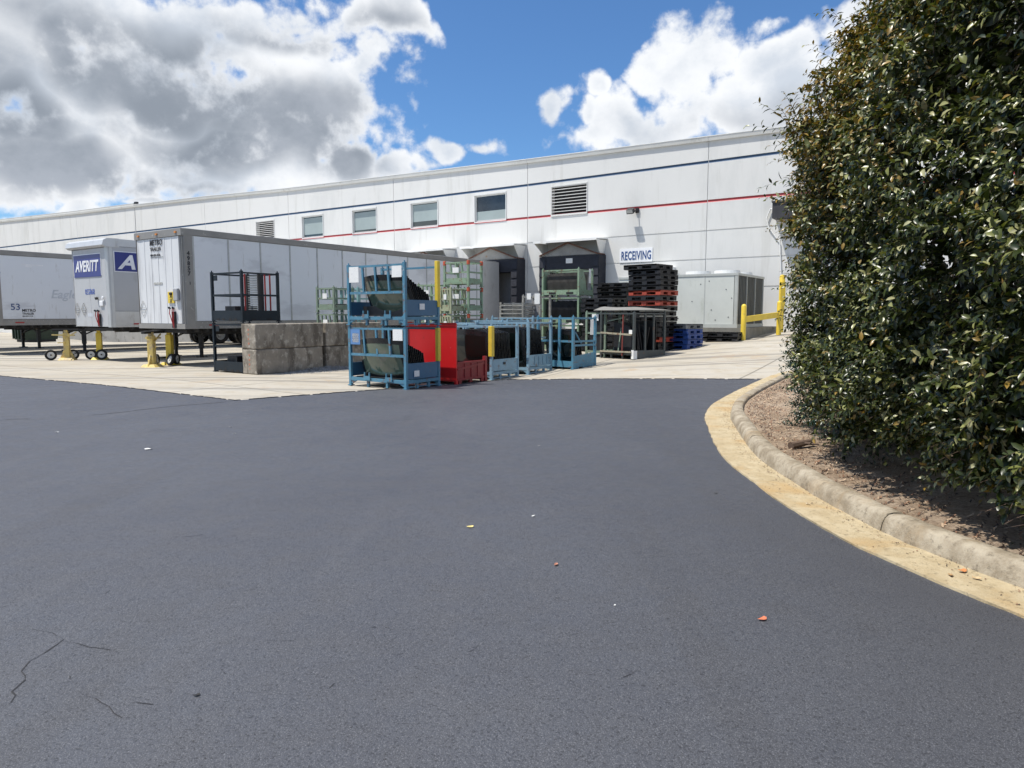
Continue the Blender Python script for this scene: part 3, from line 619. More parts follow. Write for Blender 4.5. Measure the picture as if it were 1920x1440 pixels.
# ---------------------------------------------------------------- rooftop condensing units
def condenser(loc, label, yaw=YAW):
    t = empty('condensing_unit', loc, yaw, label, 'air conditioner', 'condensing units beside the warehouse wall')
    W, D, H = 2.25, 3.3, 1.85; g = M('condenser_panel', (.59, .615, .58), .5, var=.05, scale=1.5, dirt=((.45, .48, .42), .45, 2, (1, 1, .4), .6))
    g3 = M('coil_bar', (.16, .17, .16), .6); g2 = M('condenser_trim', (.44, .46, .44), .5, var=.08); dk = M('condenser_coil', (.035, .037, .035), .6, var=.3, scale=20)
    mb = MB(); mb.bx(-W+.02, -.02, .02, D-.02, .12, H-.02); mb.build('core', dk, t)
    mb = MB()
    mb.bx(-W, -1.15, -.012, .02, .12, H-.06).bx(-1.12, -.12, -.012, .02, .12, H-.06)
    mb.build('front_panel', g, t)
    sc = MB()
    for x, z in ((-2.1, .3), (-1.3, 1.5), (-.9, .6), (-.4, 1.3), (-.3, .35), (-.75, .25), (-1.6, .9), (-1.0, 1.6), (-.2, 1.0)): sc.bx(x, x+.03, -.02, -.011, z, z+.03)
    sc.build('latch', m_black, t)
    tr = MB(); tr.bx(-W-.03, .03, -.03, D+.03, H-.06, H+.02).bx(-.1, .012, -.022, .03, .1, H-.06).bx(-1.15, -1.12, -.016, .0, .12, H-.06).bx(-W-.02, .03, -.03, D+.02, 0, .12)
    for i in range(4): y = i*(D-.06)/3; tr.bx(-.02, .02, y, y+.06, .12, H-.06)
    tr.build('frame', g2, t)
    gr = MB()
    for i in range(1, 18):
        y = .06+i*(D-.12)/18; gr.bx(.0, .02, y, y+.028, .14, H-.1)
    gr.build('coil_guard', g3, t)
    for cx in (-1.65, -.6):
        for cy in (.75, 2.3):
            f = MB(); f.lathe([(.46, 0), (.44, .13), (.42, .13), (.42, .0)], (cx, cy, H+.02), 24)
            for r_ in (.12, .22, .32, .42): f.lathe([(r_, 0), (r_+.008, .006), (r_, .012)], (cx, cy, H+.14), 20)
            f.bar((cx-.44, cy, H+.145), (cx+.44, cy, H+.145), .02); f.bar((cx, cy-.44, H+.145), (cx, cy+.44, H+.145), .02)
            f.build('fan_guard', m_frame, t)
    return t
cpx = at(1381, 600, 23.9); ctop = at(1381, 511.5, 23.9).z; cz = ctop-1.87
CU = V(cpx.x, cpx.y, cz)
condenser(CU, 'grey green air conditioning unit with a ribbed coil side facing the yellow guard rail')
condenser(CU-E1*2.42+E2*.5, 'second grey air conditioning unit partly hidden behind the tall black pallet stack')
t = MB(); t.bx(-5.4, .35, -.25, 4.2, -1.0, 0); o = t.build('equipment_pad', M('pad_concrete', (.22, .21, .18), .9, var=.2, dirt=((.1, .1, .08), .4, 2), bump=.3), None, loc=(CU.x, CU.y, CU.z-.002), rotz=YAW); tag(o, 'low dark concrete plinth carrying the air conditioning units', 'plinth')

# ---------------------------------------------------------------- yellow guard rail and post
b1 = gp(1393, 638); b2 = gp(1463, 621); b2 = V(9.55, 24.9, zg(9.55, 24.9))
gh = 1.2
t = empty('guard_rail', b1, 0, 'yellow steel guard rail between two round posts beside the air conditioning unit', 'guard rail')
for p in (b1, b2):
    q = p-b1; mb = MB(); r_ = .085
    mb.lathe([(r_, -.2), (r_, gh-.06), (r_*.85, gh-.02), (r_*.45, gh+.01), (0.001, gh+.02)], (q.x, q.y, q.z), 20); mb.build('post', m_yel, t, smooth=True)
q = b2-b1; mb = MB(); mb.bar((0, 0, gh*.58), (q.x, q.y, q.z+gh*.6), .06, .20); mb.build('rail', m_yel, t, bevel=.008)
pp = at(1464, 600, 26.3); pz = zg(pp.x, pp.y)
mb = MB(); mb.lathe([(.10, 0), (.10, 2.1), (.07, 2.16), (.001, 2.18)], (0, 0, 0), 18); mb.bx(-.09, .09, -.12, -.09, 1.0, 1.9)
o = mb.build('tall_bollard', m_yel, None, smooth=True, loc=(pp.x, pp.y, pz-.02)); tag(o, 'tall yellow steel post beside the guard rail, half covered by the hedge', 'bollard')

# ---------------------------------------------------------------- semi-trailers
m_tside = M('trailer_side_panel', (.70, .725, .76), .35, var=.03, scale=.6, dirt=((.46, .47, .50), .42, 1.1, (1, .35, 1), .5), dirt2=((.40, .38, .35), .3, 5, (1, 1, .2), .4))
m_tfront = M('trailer_front_panel', (.66, .67, .68), .45, var=.04, scale=2, stretch=(1, 1, .15), dirt=((.46, .46, .47), .5, 3.5, (1, 1, .12), .6))
m_trail = M('trailer_rail_grey', (.27, .26, .245), .5, .2, var=.12, scale=2, dirt=((.42, .41, .38), .3, 5))
m_avpan = M('trailer_grey_panel', (.44, .45, .465), .4, var=.04, scale=1, dirt=((.36, .36, .36), .35, 2, (1, 1, .4), .5))
m_avpost = M('trailer_corner_alu', (.58, .585, .58), .35, .25, var=.06, dirt=((.4, .38, .35), .35, 4, (1, 1, .3), .6))
m_under = M('chassis_black', (.022, .022, .024), .7, var=.4, dirt=((.12, .09, .06), .3, 4))
m_steelg = M('galvanised_steel', (.42, .43, .43), .45, .4, var=.15, scale=8)
m_redtape = M('reflector_red', (.35, .02, .02), .4)
m_hose = M('hose_red', (.35, .03, .03), .5)
m_orange_l = M('marker_amber', (.6, .2, .02), .3)
TL = 16.15; TZ0, TZ1 = 1.17, 4.15
def trailer(loc, kind, label):
    t = empty('semi_trailer', loc, YAW, label, 'trailer', 'semi-trailers parked at the loading docks'); B = loc.z
    z0, z1 = TZ0-B, TZ1-B; Wd = 2.6
    def gl(x, y):   # local ground height
        p = loc+E1*x+E2*y; return zg(p.x, p.y)-B
    av = kind == 'av'; rad = .16 if av else .05
    body = MB(); body.bx(-Wd+.02, -.02, .05, TL-.02, z0+.02, z1-.03)
    side = MB(); side2 = MB(); seams = MB(); n = 13; y0s = .15 if av else .34; step = (TL-.55-y0s)/n
    sm = m_avpan if av else m_tside
    if kind == 'metro' or kind == 'plain':
        for i in range(n):
            a = y0s+i*step; side.bx(-.02, .0, a+.012, a+step-.012, z0+.24, z1-.20); side2.bx(-Wd, -Wd+.02, a+.012, a+step-.012, z0+.24, z1-.20)
            seams.bx(-.004, .014, a-.025, a+.025, z0+.24, z1-.20)
    else:
        side.bx(-.02, .0, y0s, TL-.5, z0+(.56 if av else .26), z1-(.26 if av else .2)); side2.bx(-Wd, -Wd+.02, .42, TL-.5, z0+.26, z1-.2)
        for i in range(1, 4 if not av else 1): seams.bx(-.004, .002, y0s+i*4-.01, y0s+i*4+.01, z0+.26, z1-.2)
    b = body.build('body', m_avpan if av else m_trail, t); s = side.build('side_panel', sm, t); side2.build('side_panel', sm, t)
    if seams.v: seams.build('seam', m_steelg, s)
    # front wall
    f = MB()
    if not av:
        k = 6; w_ = (Wd-.30)/k
        for i in range(k): a = -Wd+.12+i*w_; f.bx(a+.008, a+w_-.008, -.012, .05, z0+.16, z1-.22)
        for i in range(k+1): a = -Wd+.12+i*w_; f.bx(a-.02, a+.02, -.02, .04, z0+.16, z1-.22)
    else:
        f.bx(-Wd+.16, -.17, -.01, .05, z0+.02, z1-.30); f.bx(-Wd/2-.006, -Wd/2+.006, -.014, -.01, z0+.02, z1-.3)
    f.build('front_wall', m_avpan if av else m_tfront, t)
    fr = MB(); P = m_avpost if av else m_trail
    def corner(x, sgn, r):
        pts = [(x-sgn*.0, r+.0, 0), (x-sgn*.03, r*.5, 0), (x-sgn*r*.35, .0+r*.12, 0), (x-sgn*r, -.02, 0), (x-sgn*(r+.0), .05, 0), (x-sgn*.05, y0s, 0), (x, y0s, 0)]
        fr.prism([(p[0], p[1], z0) for p in pts], (0, 0, z1-z0-.01))
    corner(.012, 1, rad+.0); corner(-Wd-.012, -1, rad)
    if av:
        fr.prism([(-Wd-.02, -.05, z1-.28), (-Wd-.02, -.16, z1-.22), (-Wd-.02, -.12, z1-.06), (-Wd-.02, .0, z1+.01), (-Wd-.02, .4, z1+.02), (-Wd-.02, .4, z1-.28)], (Wd+.04, 0, 0))
        fr.bx(-.05, .016, y0s, TL, z1-.24, z1).bx(-Wd-.016, -Wd+.05, y0s, TL, z1-.24, z1)
        fr.bx(-.05, .016, y0s, TL, z0, z0+.54)
    else:
        fr.bx(-Wd-.015, .015, -.04, .05, z1-.21, z1).bx(-Wd-.015, .015, -.03, .05, z0, z0+.15)
        fr.bx(-.05, .018, .05, TL, z1-.18, z1).bx(-Wd-.018, -Wd+.05, .05, TL, z1-.18, z1)
        fr.bx(-.05, .018, y0s, TL, z0, z0+.23).bx(-Wd-.018, -Wd+.05, y0s, TL, z0, z0+.23)
    fr.build('frame', P, t)
    riv = MB()
    for i in range(100):
        y = .45+i*.155; riv.bx(.018, .026, y, y+.02, z0+.04, z0+.06)
    if not av: 
        for i in range(100): y = .45+i*.155; riv.bx(.018, .026, y+.07, y+.09, z0+.17, z0+.19)
    riv.build('rivet_row', m_steelg, t)
    roof = MB(); roof.bx(-Wd+.03, -.03, .1, TL-.05, z1-.02, z1+.015); roof.build('roof', m_white, t)
    tp = MB()
    for y in (.75, 4.4, 7.0, 9.6, 12.2, 14.8): tp.bx(.0165, .028, y, y+.32, z0+.09, z0+.135)
    tp.build('reflector_tape', m_redtape, t)
    for xx in (-Wd+.25, -Wd/2, -.25):
        ml = MB(); ml.bx(xx-.05, xx+.05, -.07, -.035, z1-.13, z1-.08); ml.build('marker_light', m_orange_l, t)
    # rear frame and open door folded along the side
    rd = MB(); rd.bx(-Wd-.02, .02, TL-.05, TL+.02, z0, z1).bx(.03, .07, TL-1.3, TL, z0+.02, z1-.03); rd.build('rear_door', m_avpost, t)
    # underframe
    u = MB()
    for y in np.arange(.4, TL, .32): u.bx(-Wd+.05, -.05, y, y+.05, z0-.09, z0)
    u.bx(-1.85, -1.75, 1.0, TL, z0-.2, z0-.02).bx(-.85, -.75, 1.0, TL, z0-.2, z0-.02).bx(-Wd+.3, -.3, .2, 1.7, z0-.13, z0-.03)
    u.build('underframe', m_under, t)
    for x in (-.42, -2.18):
        g = gl(x, 3.5); l = MB(); l.bx(x-.07, x+.07, 3.43, 3.57, (z0+g)/2-.25, z0-.02).bx(x-.05, x+.05, 3.45, 3.55, g+.03, (z0+g)/2).bx(x-.16, x+.16, 3.36, 3.64, g, g+.03)
        l.bar((x, 3.5, z0-.45), (x, 4.5, z0-.05), .05).bar((x, 3.5, z0-.5), (-1.3, 3.5, z0-.08), .045); l.build('landing_leg', m_under, t)
    for y in (TL-2.0, TL-3.3):
        for x in (-.18, -.52, -Wd+.18, -Wd+.52):
            g = gl(x, y); wl_ = MB(); wl_.lathe([(.30, -.11), (.46, -.13), (.51, -.08), (.51, .08), (.46, .13), (.30, .11)], (x, y, g+.51), 22, 'x')
            wo = wl_.build('wheel', m_tyre, t, smooth=True); h = MB(); h.lathe([(0.001, .02), (.12, .04), (.16, -.02), (.30, .0), (.30, .08)], (x, y, g+.51), 18, 'x'); h.build('rim', m_steelg, wo)
        ax = MB(); ax.tube((-Wd+.3, y, gl(0, y)+.51), (-.3, y, gl(0, y)+.51), .07); ax.build('axle', m_under, t)
    mf = MB(); mf.bx(.0, .012, TL-4.3, TL-4.25, z0-.6, z0)
    mf.bx(-.06, -.03, TL-1.2, TL-1.16, z0-.62, z0); mf.build('mudflap', m_tyre, t)
    # service connections on the nose
    gh = MB(); xg = -.62 if not av else -.78; zgld = z0+(.62 if not av else .55)
    gh.tube((xg-.12, -.05, zgld), (xg-.04, -.12, zgld+.02), .035).tube((xg+.08, -.05, zgld), (xg+.16, -.12, zgld+.02), .035).tube((xg, -.02, zgld+.45), (xg-.02, -.10, zgld+.43), .05)
    gh.build('gladhand', m_black, t)
    hs = MB(); px_ = None
    for q, sx in ((0, -.1), (1, .04), (2, .12)):
        pts = [(xg+sx, -.06, zgld), (xg+sx+.02, -.09, zgld-.15), (xg+.05+sx*.5, -.08, zgld-.35), (xg+.08, -.05, z0+.02)]
        for a, b_ in zip(pts, pts[1:]): hs.tube(a, b_, .014, 6, mi=0)
    hs.build('air_hose', m_hose if not av else m_redtape, t)
    hb = MB(); hb.bx(xg-.02, xg+.16, -.06, -.02, z0+.03, zgld-.1); hb.build('hose_bundle', m_under, t)
    def diamond(name, cx, cz, r):
        d_ = MB(); q = [(cx-r, cz), (cx, cz+r*1.3), (cx+r, cz), (cx, cz-r*1.3)]
        for a, b_ in zip(q, q[1:]+q[:1]): d_.bar((a[0], -.03, a[1]), (b_[0], -.03, b_[1]), .008, .014)
        d_.bar((cx-r*.6, -.03, cz+.03), (cx+r*.6, -.03, cz+.03), .006, .012); d_.bar((cx-r*.6, -.03, cz-.05), (cx+r*.6, -.03, cz-.05), .006, .012); d_.build(name, m_steelg if not av else m_trail, t)
    fx, uz = (1, 0, 0), (0, 0, 1)
    if kind == 'metro':
        text('lettering', 'METRO', .25, m_ink, t, (-1.76, -.026, z1-.43), fx, uz, shear=.18, bold=.001, sx=.86)
        text('lettering', 'TRAILER', .165, m_ink, t, (-1.74, -.026, z1-.60), fx, uz, shear=0, bold=0, sx=1.0)
        text('lettering', '404-433-3136', .10, m_ink, t, (-1.74, -.026, z1-.76), fx, uz, bold=.001, sx=1.0)
        l = MB(); l.bx(-1.74, -1.02, -.0255, -.021, z1-.80, z1-.79); l.build('underline', m_ink, t)
        text('lettering', '404-433-3136', .085, M('faded_mark', (.45, .45, .43), .7), t, (-1.62, -.0225, z1-1.62), fx, uz, bold=.006)
        y = z1-.78
        for ch in '49857': text('lettering', ch, .17, m_ink, t, (.014, .13, y), (0, 1, 0), uz, bold=.006); y -= .15
        text('lettering', '1', .12, m_ink, t, (.014, .16, y-.12), (0, 1, 0), uz, bold=.004)
        diamond('placard_holder', -2.30, z0+.62, .19)
        yb = MB(); yb.bx(-.83, -.50, -.045, -.02, z0+.78, z0+1.12); yb.build('warning_plate', m_yel, t)
        text('lettering', 'X', .14, m_ink, t, (-.71, -.05, z0+.95), fx, uz, bold=.004); text('lettering', 'X', .14, m_ink, t, (-.71, -.05, z0+.80), fx, uz, bold=.004)
        bx_ = MB(); bx_.bx(-.44, -.20, -.11, -.02, z0+.84, z0+1.22); bx_.build('document_box', M('document_box_grey', (.33, .34, .36), .5), t, bevel=.03)
    elif kind == 'av':
        pn = MB(); pn.bx(-2.38, -.42, -.022, -.0105, z1-1.22, z1-.46); pn.build('name_plate_border', m_wink, t)
        pn = MB(); pn.bx(-2.35, -.45, -.028, -.0215, z1-1.25, z1-.49); pn.build('name_plate', m_avblue, t)
        x = text('lettering', 'AVERITT', .52, m_wink, t, (-2.26, -.032, z1-1.05), fx, uz, shear=.25, bold=.014)
        xs_ = [v.co.x for v in x.data.vertices]; k = 1.68/(max(xs_)-min(xs_)); x0_ = min(xs_)
        for v in x.data.vertices: v.co.x = -2.24+(v.co.x-x0_)*k
        text('lettering', '055868', .27, M('fleet_blue', (.05, .10, .36), .5), t, (-1.66, -.014, z1-1.85), fx, uz, bold=0, sx=.85)
        lb = MB(); lb.bx(-1.55, -1.20, -.014, -.0105, z1-2.62, z1-2.50); lb.build('label', m_greyink, t)
        diamond('placard_holder', -2.28, z0+.62, .17); diamond('placard_holder', -1.80, z0+.62, .17)
        mx_ = MB(); mx_.bx(-.62, -.38, -.06, -.01, z0+.72, z0+.9).tube((-.36, -.04, z0+1.0), (-.36, -.08, z0+1.0), .06); mx_.build('document_box', m_wink, t, bevel=.02)
        sp_ = MB(); sp_.bx(.0005, .006, .20, 4.3, z1-1.10, z1-.40); sp_.build('name_plate_border', m_wink, t)
        sp_ = MB(); sp_.bx(.0055, .011, .23, 4.27, z1-1.07, z1-.43); sp_.build('name_plate', m_avblue, t)
        x = text('lettering', 'AVERITT', .66, m_wink, t, (.013, .36, z1-.98), (0, 1, 0), uz, shear=.3, bold=.02, sx=1.2)
    elif kind == 'eagle':
        text('lettering', '53', .36, M('number_blue', (.06, .10, .22), .5), t, (.004, .62, z0+.62), (0, 1, 0), uz, bold=.004)
        text('lettering', 'METRO', .16, m_ink, t, (.004, 1.02, z0+.55), (0, 1, 0), uz, bold=.003, sx=.95)
        text('lettering', 'TRAILER', .12, m_ink, t, (.004, 1.02, z0+.43), (0, 1, 0), uz, bold=.002, sx=.95)
        text('lettering', '404-433-3136', .085, m_ink, t, (.004, 1.02, z0+.34), (0, 1, 0), uz, bold=0, sx=.8)
        m_e = bpy.data.fonts
        text('lettering', 'Eagle', .50, m_greyink, t, (.004, 2.1, z0+1.12), (0, 1, 0), uz, shear=.25, bold=.006, sx=1.0)
        text('lettering', 'S', .62, m_navyink, t, (.020, .0, z1-1.28), (0, 1, 0), uz, shear=.2, bold=.02)
        mk = MB(); mk.bx(.001, .004, 1.1, 1.9, z1-.56, z1-.50).bx(.001, .004, 1.25, 1.5, z1-.62, z1-.56); mk.build('scrape_mark', m_wink, t)
    return t
TM = at(348, 600, 20.85); TA = at(208, 600, 23.6); TE = at(-13, 600, 27.5)
for nm, p in (('metro', TM), ('av', TA), ('eagle', TE)): p.z = zg(p.x, p.y); print(nm, 'right side s', (p-BO).dot(E1), 'docks', [round(d+1.3, 2) for d in docks])
trailer(TM, 'metro', 'nearest white box trailer with METRO TRAILER lettered on its bright front wall')
trailer(TA, 'av', 'grey box trailer with rounded corners and blue AVERITT name plates')
trailer(TE, 'eagle', 'leftmost pale trailer with 53 and a faded Eagle lettering on its long side')
t4 = TE-E1*4.5; t4.z = zg(t4.x, t4.y); trailer(t4, 'plain', 'trailer hidden behind the leftmost one, only its landing legs showing underneath')

def caster(parent, c, r, axis, tilt=0):
    w_ = MB(); w_.lathe([(r*.62, -.035), (r*.92, -.045), (r, -.02), (r, .02), (r*.92, .045), (r*.62, .035)], (0, 0, 0), 20, 'y'); o = w_.build('wheel', m_tyre, parent, smooth=True); o.location = c; o.rotation_euler = (tilt, 0, axis)
    h = MB(); h.lathe([(0.001, -.05), (.03, -.05), (.035, -.032), (r*.62, -.028), (r*.62, .028), (.035, .032), (.03, .05), (0.001, .05)], (0, 0, 0), 18, 'y'); h.build('hub', m_rubberw, o, smooth=True)
    d = MB(); d.lathe([(.001, -.055), (.026, -.055), (.026, -.045)], (0, 0, 0), 12, 'y'); d.build('axle_cap', m_black, o)
def stand(p1, p2, ext, label, wh_, H):
    c = (p1+p2)/2; d = (p2-p1); yaw = math.atan2(d.y, d.x); c.z = zg(c.x, c.y); L_ = Vector((d.x, d.y)).length/2
    t = empty('trailer_stand', c, yaw, label, 'trailer stand', 'yellow trailer stands')
    for k, s in enumerate((-1, 1)):
        m = m_yelw if k == 0 else m_yel
        q = MB(); q.bx(s*L_-.09, s*L_+.09, -.09, .09, .05, H-.16).bx(s*L_-.06, s*L_+.06, -.06, .06, H-.2, H-.05); q.build('column', m, t, bevel=.008)
        q = MB(); q.quadbox([(s*L_-.26, -.25, 0), (s*L_+.26, -.25, 0), (s*L_+.26, .25, 0), (s*L_-.26, .25, 0), (s*L_-.2, -.16, .09), (s*L_+.2, -.16, .09), (s*L_+.2, .16, .09), (s*L_-.2, .16, .09)])
        q.prism([(s*L_-.24, -.02, .05), (s*L_-.09, -.02, .4), (s*L_-.09, -.02, .05)], (0, .04, 0)).prism([(s*L_+.24, -.02, .05), (s*L_+.09, -.02, .4), (s*L_+.09, -.02, .05)], (0, .04, 0)); q.build('base', m, t, bevel=.006)
    q = MB(); q.bx(-L_-ext, L_+ext*.6, -.10, .10, H-.05, H-.015).bx(-L_-ext, L_+ext*.6, -.05, .05, H-.1, H-.05); q.build('top_beam', m_under, t, bevel=.004)
    q = MB(); q.bar((-L_-ext, -.1, H-.22), (-L_+.3, -.12, H-.24), .05).bar((-L_-.02, -.1, H-.35), (-L_+.35, -.1, H-.12), .035).tube((-L_, -.12, H-.5), (-L_-.2, -.3, H-.5), .015); q.build('crank_handle', m_yelw, t)
    q = MB(); q.bar((-L_, .12, .24), (L_, .12, .24), .04); q.bar((-L_, 0, .24), (-L_, .14, .24), .04); q.bar((L_, 0, .24), (L_, .14, .24), .04); q.build('axle', m_under, t)
    for x, y, ang, ti in wh_: caster(t, (x, y, .19), .19, ang, ti)
stand(gp(127, 675), gp(188, 674), .42, 'yellow trailer stand with small wheels under the nose of the grey AVERITT trailer', ((-L, .0, .15, 0) for L in ()) and [(-1.02, -.05, .35, 0), (-.36, .12, .3, 0), (.24, -.02, .1, 0), (.62, -.22, .05, 0)], 1.13)
stand(gp(286, 688), gp(320, 684), .42, 'worn yellow trailer stand with small wheels under the nose of the white METRO trailer', [(-.02, .14, .3, 0), (.50, -.2, .1, 0), (.10, -.24, 1.0, .3)], 1.13)

# green refuse container seen under the trailers
dp = at(36, 640, 43); dp.z = zg(dp.x, dp.y); t = empty('refuse_container', dp, YAW, 'dark green refuse container standing far back under the leftmost trailers', 'container')
mb = MB(); mb.quadbox([(-.6, 0, .15), (.9, 0, .15), (.9, 1.8, .15), (-.6, 1.8, .15), (-.7, -.15, 1.3), (1.0, -.15, 1.3), (1.0, 1.95, 1.3), (-.7, 1.95, 1.3)]); 
for x in np.arange(-.5, .9, .4): mb.bx(x, x+.08, -.17, 0, .2, 1.2)
mb.build('bin_body', M('container_green', (.012, .03, .018), .5, var=.3), t); mb = MB(); mb.bx(-.6, .9, .1, 1.7, 0, .15); mb.build('skid', m_under, t)

# ---------------------------------------------------------------- steel racks
def racks_paint(name, col, rust=.32, chip=(.5, .5, .48)):
    return M(name, col, .5, var=.14, scale=3, dirt=(RUST, rust, 9, (1, 1, 1), .85), dirt2=(chip, .26, 16, (1, 1, 1), .7), bump=.1, bscale=40)
m_rblue = racks_paint('rack_paint_blue', (.070, .205, .30), .42); m_rblue2 = racks_paint('rack_paint_pale_blue', (.20, .33, .42), .40)
m_rbluep = M('rack_panel_blue', (.04, .13, .23), .45, var=.1, dirt=(RUST, .25, 7, (1, 1, 1), .6), dirt2=((.45, .48, .5), .2, 14))
m_rgreen = racks_paint('rack_paint_green', (.22, .31, .21), .44); m_rgreen2 = racks_paint('rack_paint_olive', (.19, .25, .19), .36)
m_rdark = M('rack_paint_navy', (.006, .013, .020), .5, var=.25, spec=.35, dirt=((.05, .055, .06), .22, 10), dirt2=(RUST, .18, 12))
m_rgrey = M('rack_paint_dark_grey', (.055, .065, .065), .5, var=.2, dirt=(RUST, .34, 7), dirt2=((.25, .25, .23), .25, 14))
m_rred = M('rack_paint_red', (.56, .012, .014), .38, var=.06, dirt=((.30, .02, .02), .3, 3), dirt2=((.5, .3, .28), .16, 18)); m_rred2 = M('rack_paint_dull_red', (.26, .018, .022), .5, var=.15, dirt=((.12, .02, .02), .35, 6), dirt2=((.5, .4, .38), .2, 16))
m_orange = M('post_tip_orange', (.50, .09, .04), .6, var=.2)
m_glassd = M('windshield_dark', (.006, .010, .009), .06, var=.3, spec=.6); m_glassg = M('windshield_green', (.085, .12, .085), .10, var=.2, scale=1.5, spec=.8, dirt=((.16, .15, .13), .5, 2, (1, 1, 1), .6))
m_frit = M('windshield_frit', (.014, .015, .016), .22, var=.5, scale=6)
m_sheetg = M('dusty_plastic_sheet', (.085, .078, .07), .7, var=.3, scale=5)

def local(t): 
    M_ = Matrix.Translation(t.location) @ Euler(t.rotation_euler).to_matrix().to_4x4(); return M_
def rack(name, loc, yaw, W, D, H, mf, label, group, cat='steel rack', opt=(), mp=None, placards=(), legz=.12, fronts=(.38, .62), zoff=0):
    """open steel rack; origin at its front right foot, x runs to the right along the front, y to the back"""
    t = empty(name, V(loc[0], loc[1], loc[2]+zoff), yaw, label, cat, group); mp = mp or mf; p = .065
    for k, (x, y) in enumerate(((-W+p/2, p/2), (-p/2, p/2), (-W+p/2, D-p/2), (-p/2, D-p/2))):
        q = MB(); q.bx(x-p/2, x+p/2, y-p/2, y+p/2, .02, H-.03); q.bx(x-.055, x+.055, y-.055, y+.055, 0, .02); q.tube((x, y, H-.03), (x, y, H+.015), .022, 8, .010)
        if 'foot' in opt: q.prism([(x, y-.02, .02), (x+(.2 if x < -W/2 else -.2), y-.02, legz), (x, y-.02, legz+.12)], (0, .04, 0))
        q.build('post', mf, t)
    f = MB()
    for y in (p/2, D-p/2): f.bx(-W+p, -p, y-.03, y+.03, legz, legz+.07)
    for x in (-W+p/2, -p/2): f.bx(x-.03, x+.03, p, D-p, legz, legz+.07)
    if 'deck' in opt: f.bx(-W+p, -p, p, D-p, legz+.02, legz+.035)
    else:
        for i in range(1, 4): x = -W+W*i/4; f.bx(x-.025, x+.025, p, D-p, legz+.01, legz+.06)
    if 'skid' in opt:
        for i in range(1, 3):
            x = -W+W*i/3; f.bx(x-.03, x+.03, 0.01, .06, .0, legz); f.bx(x-.03, x+.03, D-.06, D-.01, .0, legz)
            y = D*i/3; f.bx(-.06, -.01, y-.03, y+.03, .0, legz)
        f.bx(-.055, -.012, p, D-p, .03, .05)
    if 'lugs' in opt:
        for x in (-W*.66, -W*.28): f.bx(x-.10, x+.10, -.035, -.02, legz+.03, legz+.12); f.bx(x-.085, x-.06, -.03, .0, legz+.1, legz+.2); f.bx(x+.06, x+.085, -.03, .0, legz+.1, legz+.2)
    f.build('base_frame', mf, t)
    r = MB(); r.bx(-W+p, -p, .01, .05, H-.10, H-.055)
    if 'noback' not in opt: r.bx(-W+p, -p, D-.05, D-.01, H-.10, H-.055)
    if 'sidetop' in opt: r.bx(-.05, -.01, p, D-p, H-.10, H-.06); r.bx(-W+.01, -W+.05, p, D-p, H-.10, H-.06)
    r.build('top_rail', mf, t)
    if 'mid' in opt:
        r = MB(); r.bx(-W+p, -p, .012, .045, H*.5, H*.5+.055)
        if 'sidemid' in opt: r.bx(-.045, -.012, p, D-p, H*.5, H*.5+.05); r.bx(-W+.012, -W+.045, p, D-p, H*.5, H*.5+.05)
        r.build('mid_rail', mf, t)
    if 'bars' in opt:
        r = MB()
        for i, fx in enumerate((.28, .5, .72)): x = -W+W*fx; r.bar((x+.02, .03, H*.5+.05), (x-.02, .03, H-.10), .045)
        r.build('upright_bar', mf, t)
    if 'panel' in opt:
        a, b = fronts
        q = MB(); q.bx(-.030, -.012, p+.01, D-p-.01, legz+.09, H*a); q.bx(-.05, -.008, p, D-p, H*a, H*a+.03); q.build('side_panel', mp, t)
        q = MB(); q.bx(-W+.012, -W+.03, p+.01, D-p-.01, legz+.09, H*a); q.build('side_panel', mp, t)
    for (face, u, z, w_, h_, m) in placards:
        q = MB()
        if face == 'front': q.bx(u, u+w_, -.012, -.003, z, z+h_)
        else: q.bx(.0, .008, u, u+w_, z, z+h_)
        q.build('placard', m, t)
    return t
def sleeve(t, x, y, z0, z1, m, r=.05):
    q = MB(); q.bx(x-r, x+r, y-r, y+r, z0, z1); q.build('post_sleeve', m, t, bevel=.008)
def curved_sheet(name, W, Hh, bow, mats, taper=.08, thick=.006, nx=14, nz=8, frit=.06):
    mb = MB(); lay = []
    for s in (0, 1):
        L_ = []
        for j in range(nz+1):
            v = j/nz; row = []
            for i in range(nx+1):
                u = i/nx*2-1; hw = W/2*(1-taper*v); e = 1-abs(u)**8*.05*0
                zz = Hh*v-(.10*Hh*(u*u))*(v if v > .5 else v-.0)*1.0*(1 if v > 0 else 0)-(.07*Hh)*(1-u*u)*(1-v)
                row.append(len(mb.v)); mb.v.append((u*hw, -bow*(1-u*u)-bow*.35*math.sin(math.pi*v)+s*thick, zz))
            L_.append(row)
        lay.append(L_)
    for s in (0, 1):
        for j in range(nz):
            for i in range(nx):
                q = [lay[s][j][i], lay[s][j][i+1], lay[s][j+1][i+1], lay[s][j+1][i]]; mb.f.append(q if s == 0 else q[::-1]); mb.mi.append(1 if (i == 0 or i == nx-1 or j == 0 or j == nz-1) else 0)
    ring = [(0, i) for i in range(nx+1)]+[(j, nx) for j in range(1, nz+1)]+[(nz, i) for i in range(nx-1, -1, -1)]+[(j, 0) for j in range(nz-1, 0, -1)]
    for a, b in zip(ring, ring[1:]+ring[:1]): mb.f.append([lay[0][a[0]][a[1]], lay[1][a[0]][a[1]], lay[1][b[0]][b[1]], lay[0][b[0]][b[1]]]); mb.mi.append(1)
    return mb.build(name, mats, None, smooth=True)
ORD = 'First Second Third Fourth Fifth Sixth Seventh Eighth Ninth Tenth Eleventh Twelfth Thirteenth Fourteenth Fifteenth Sixteenth Seventeenth'.split()
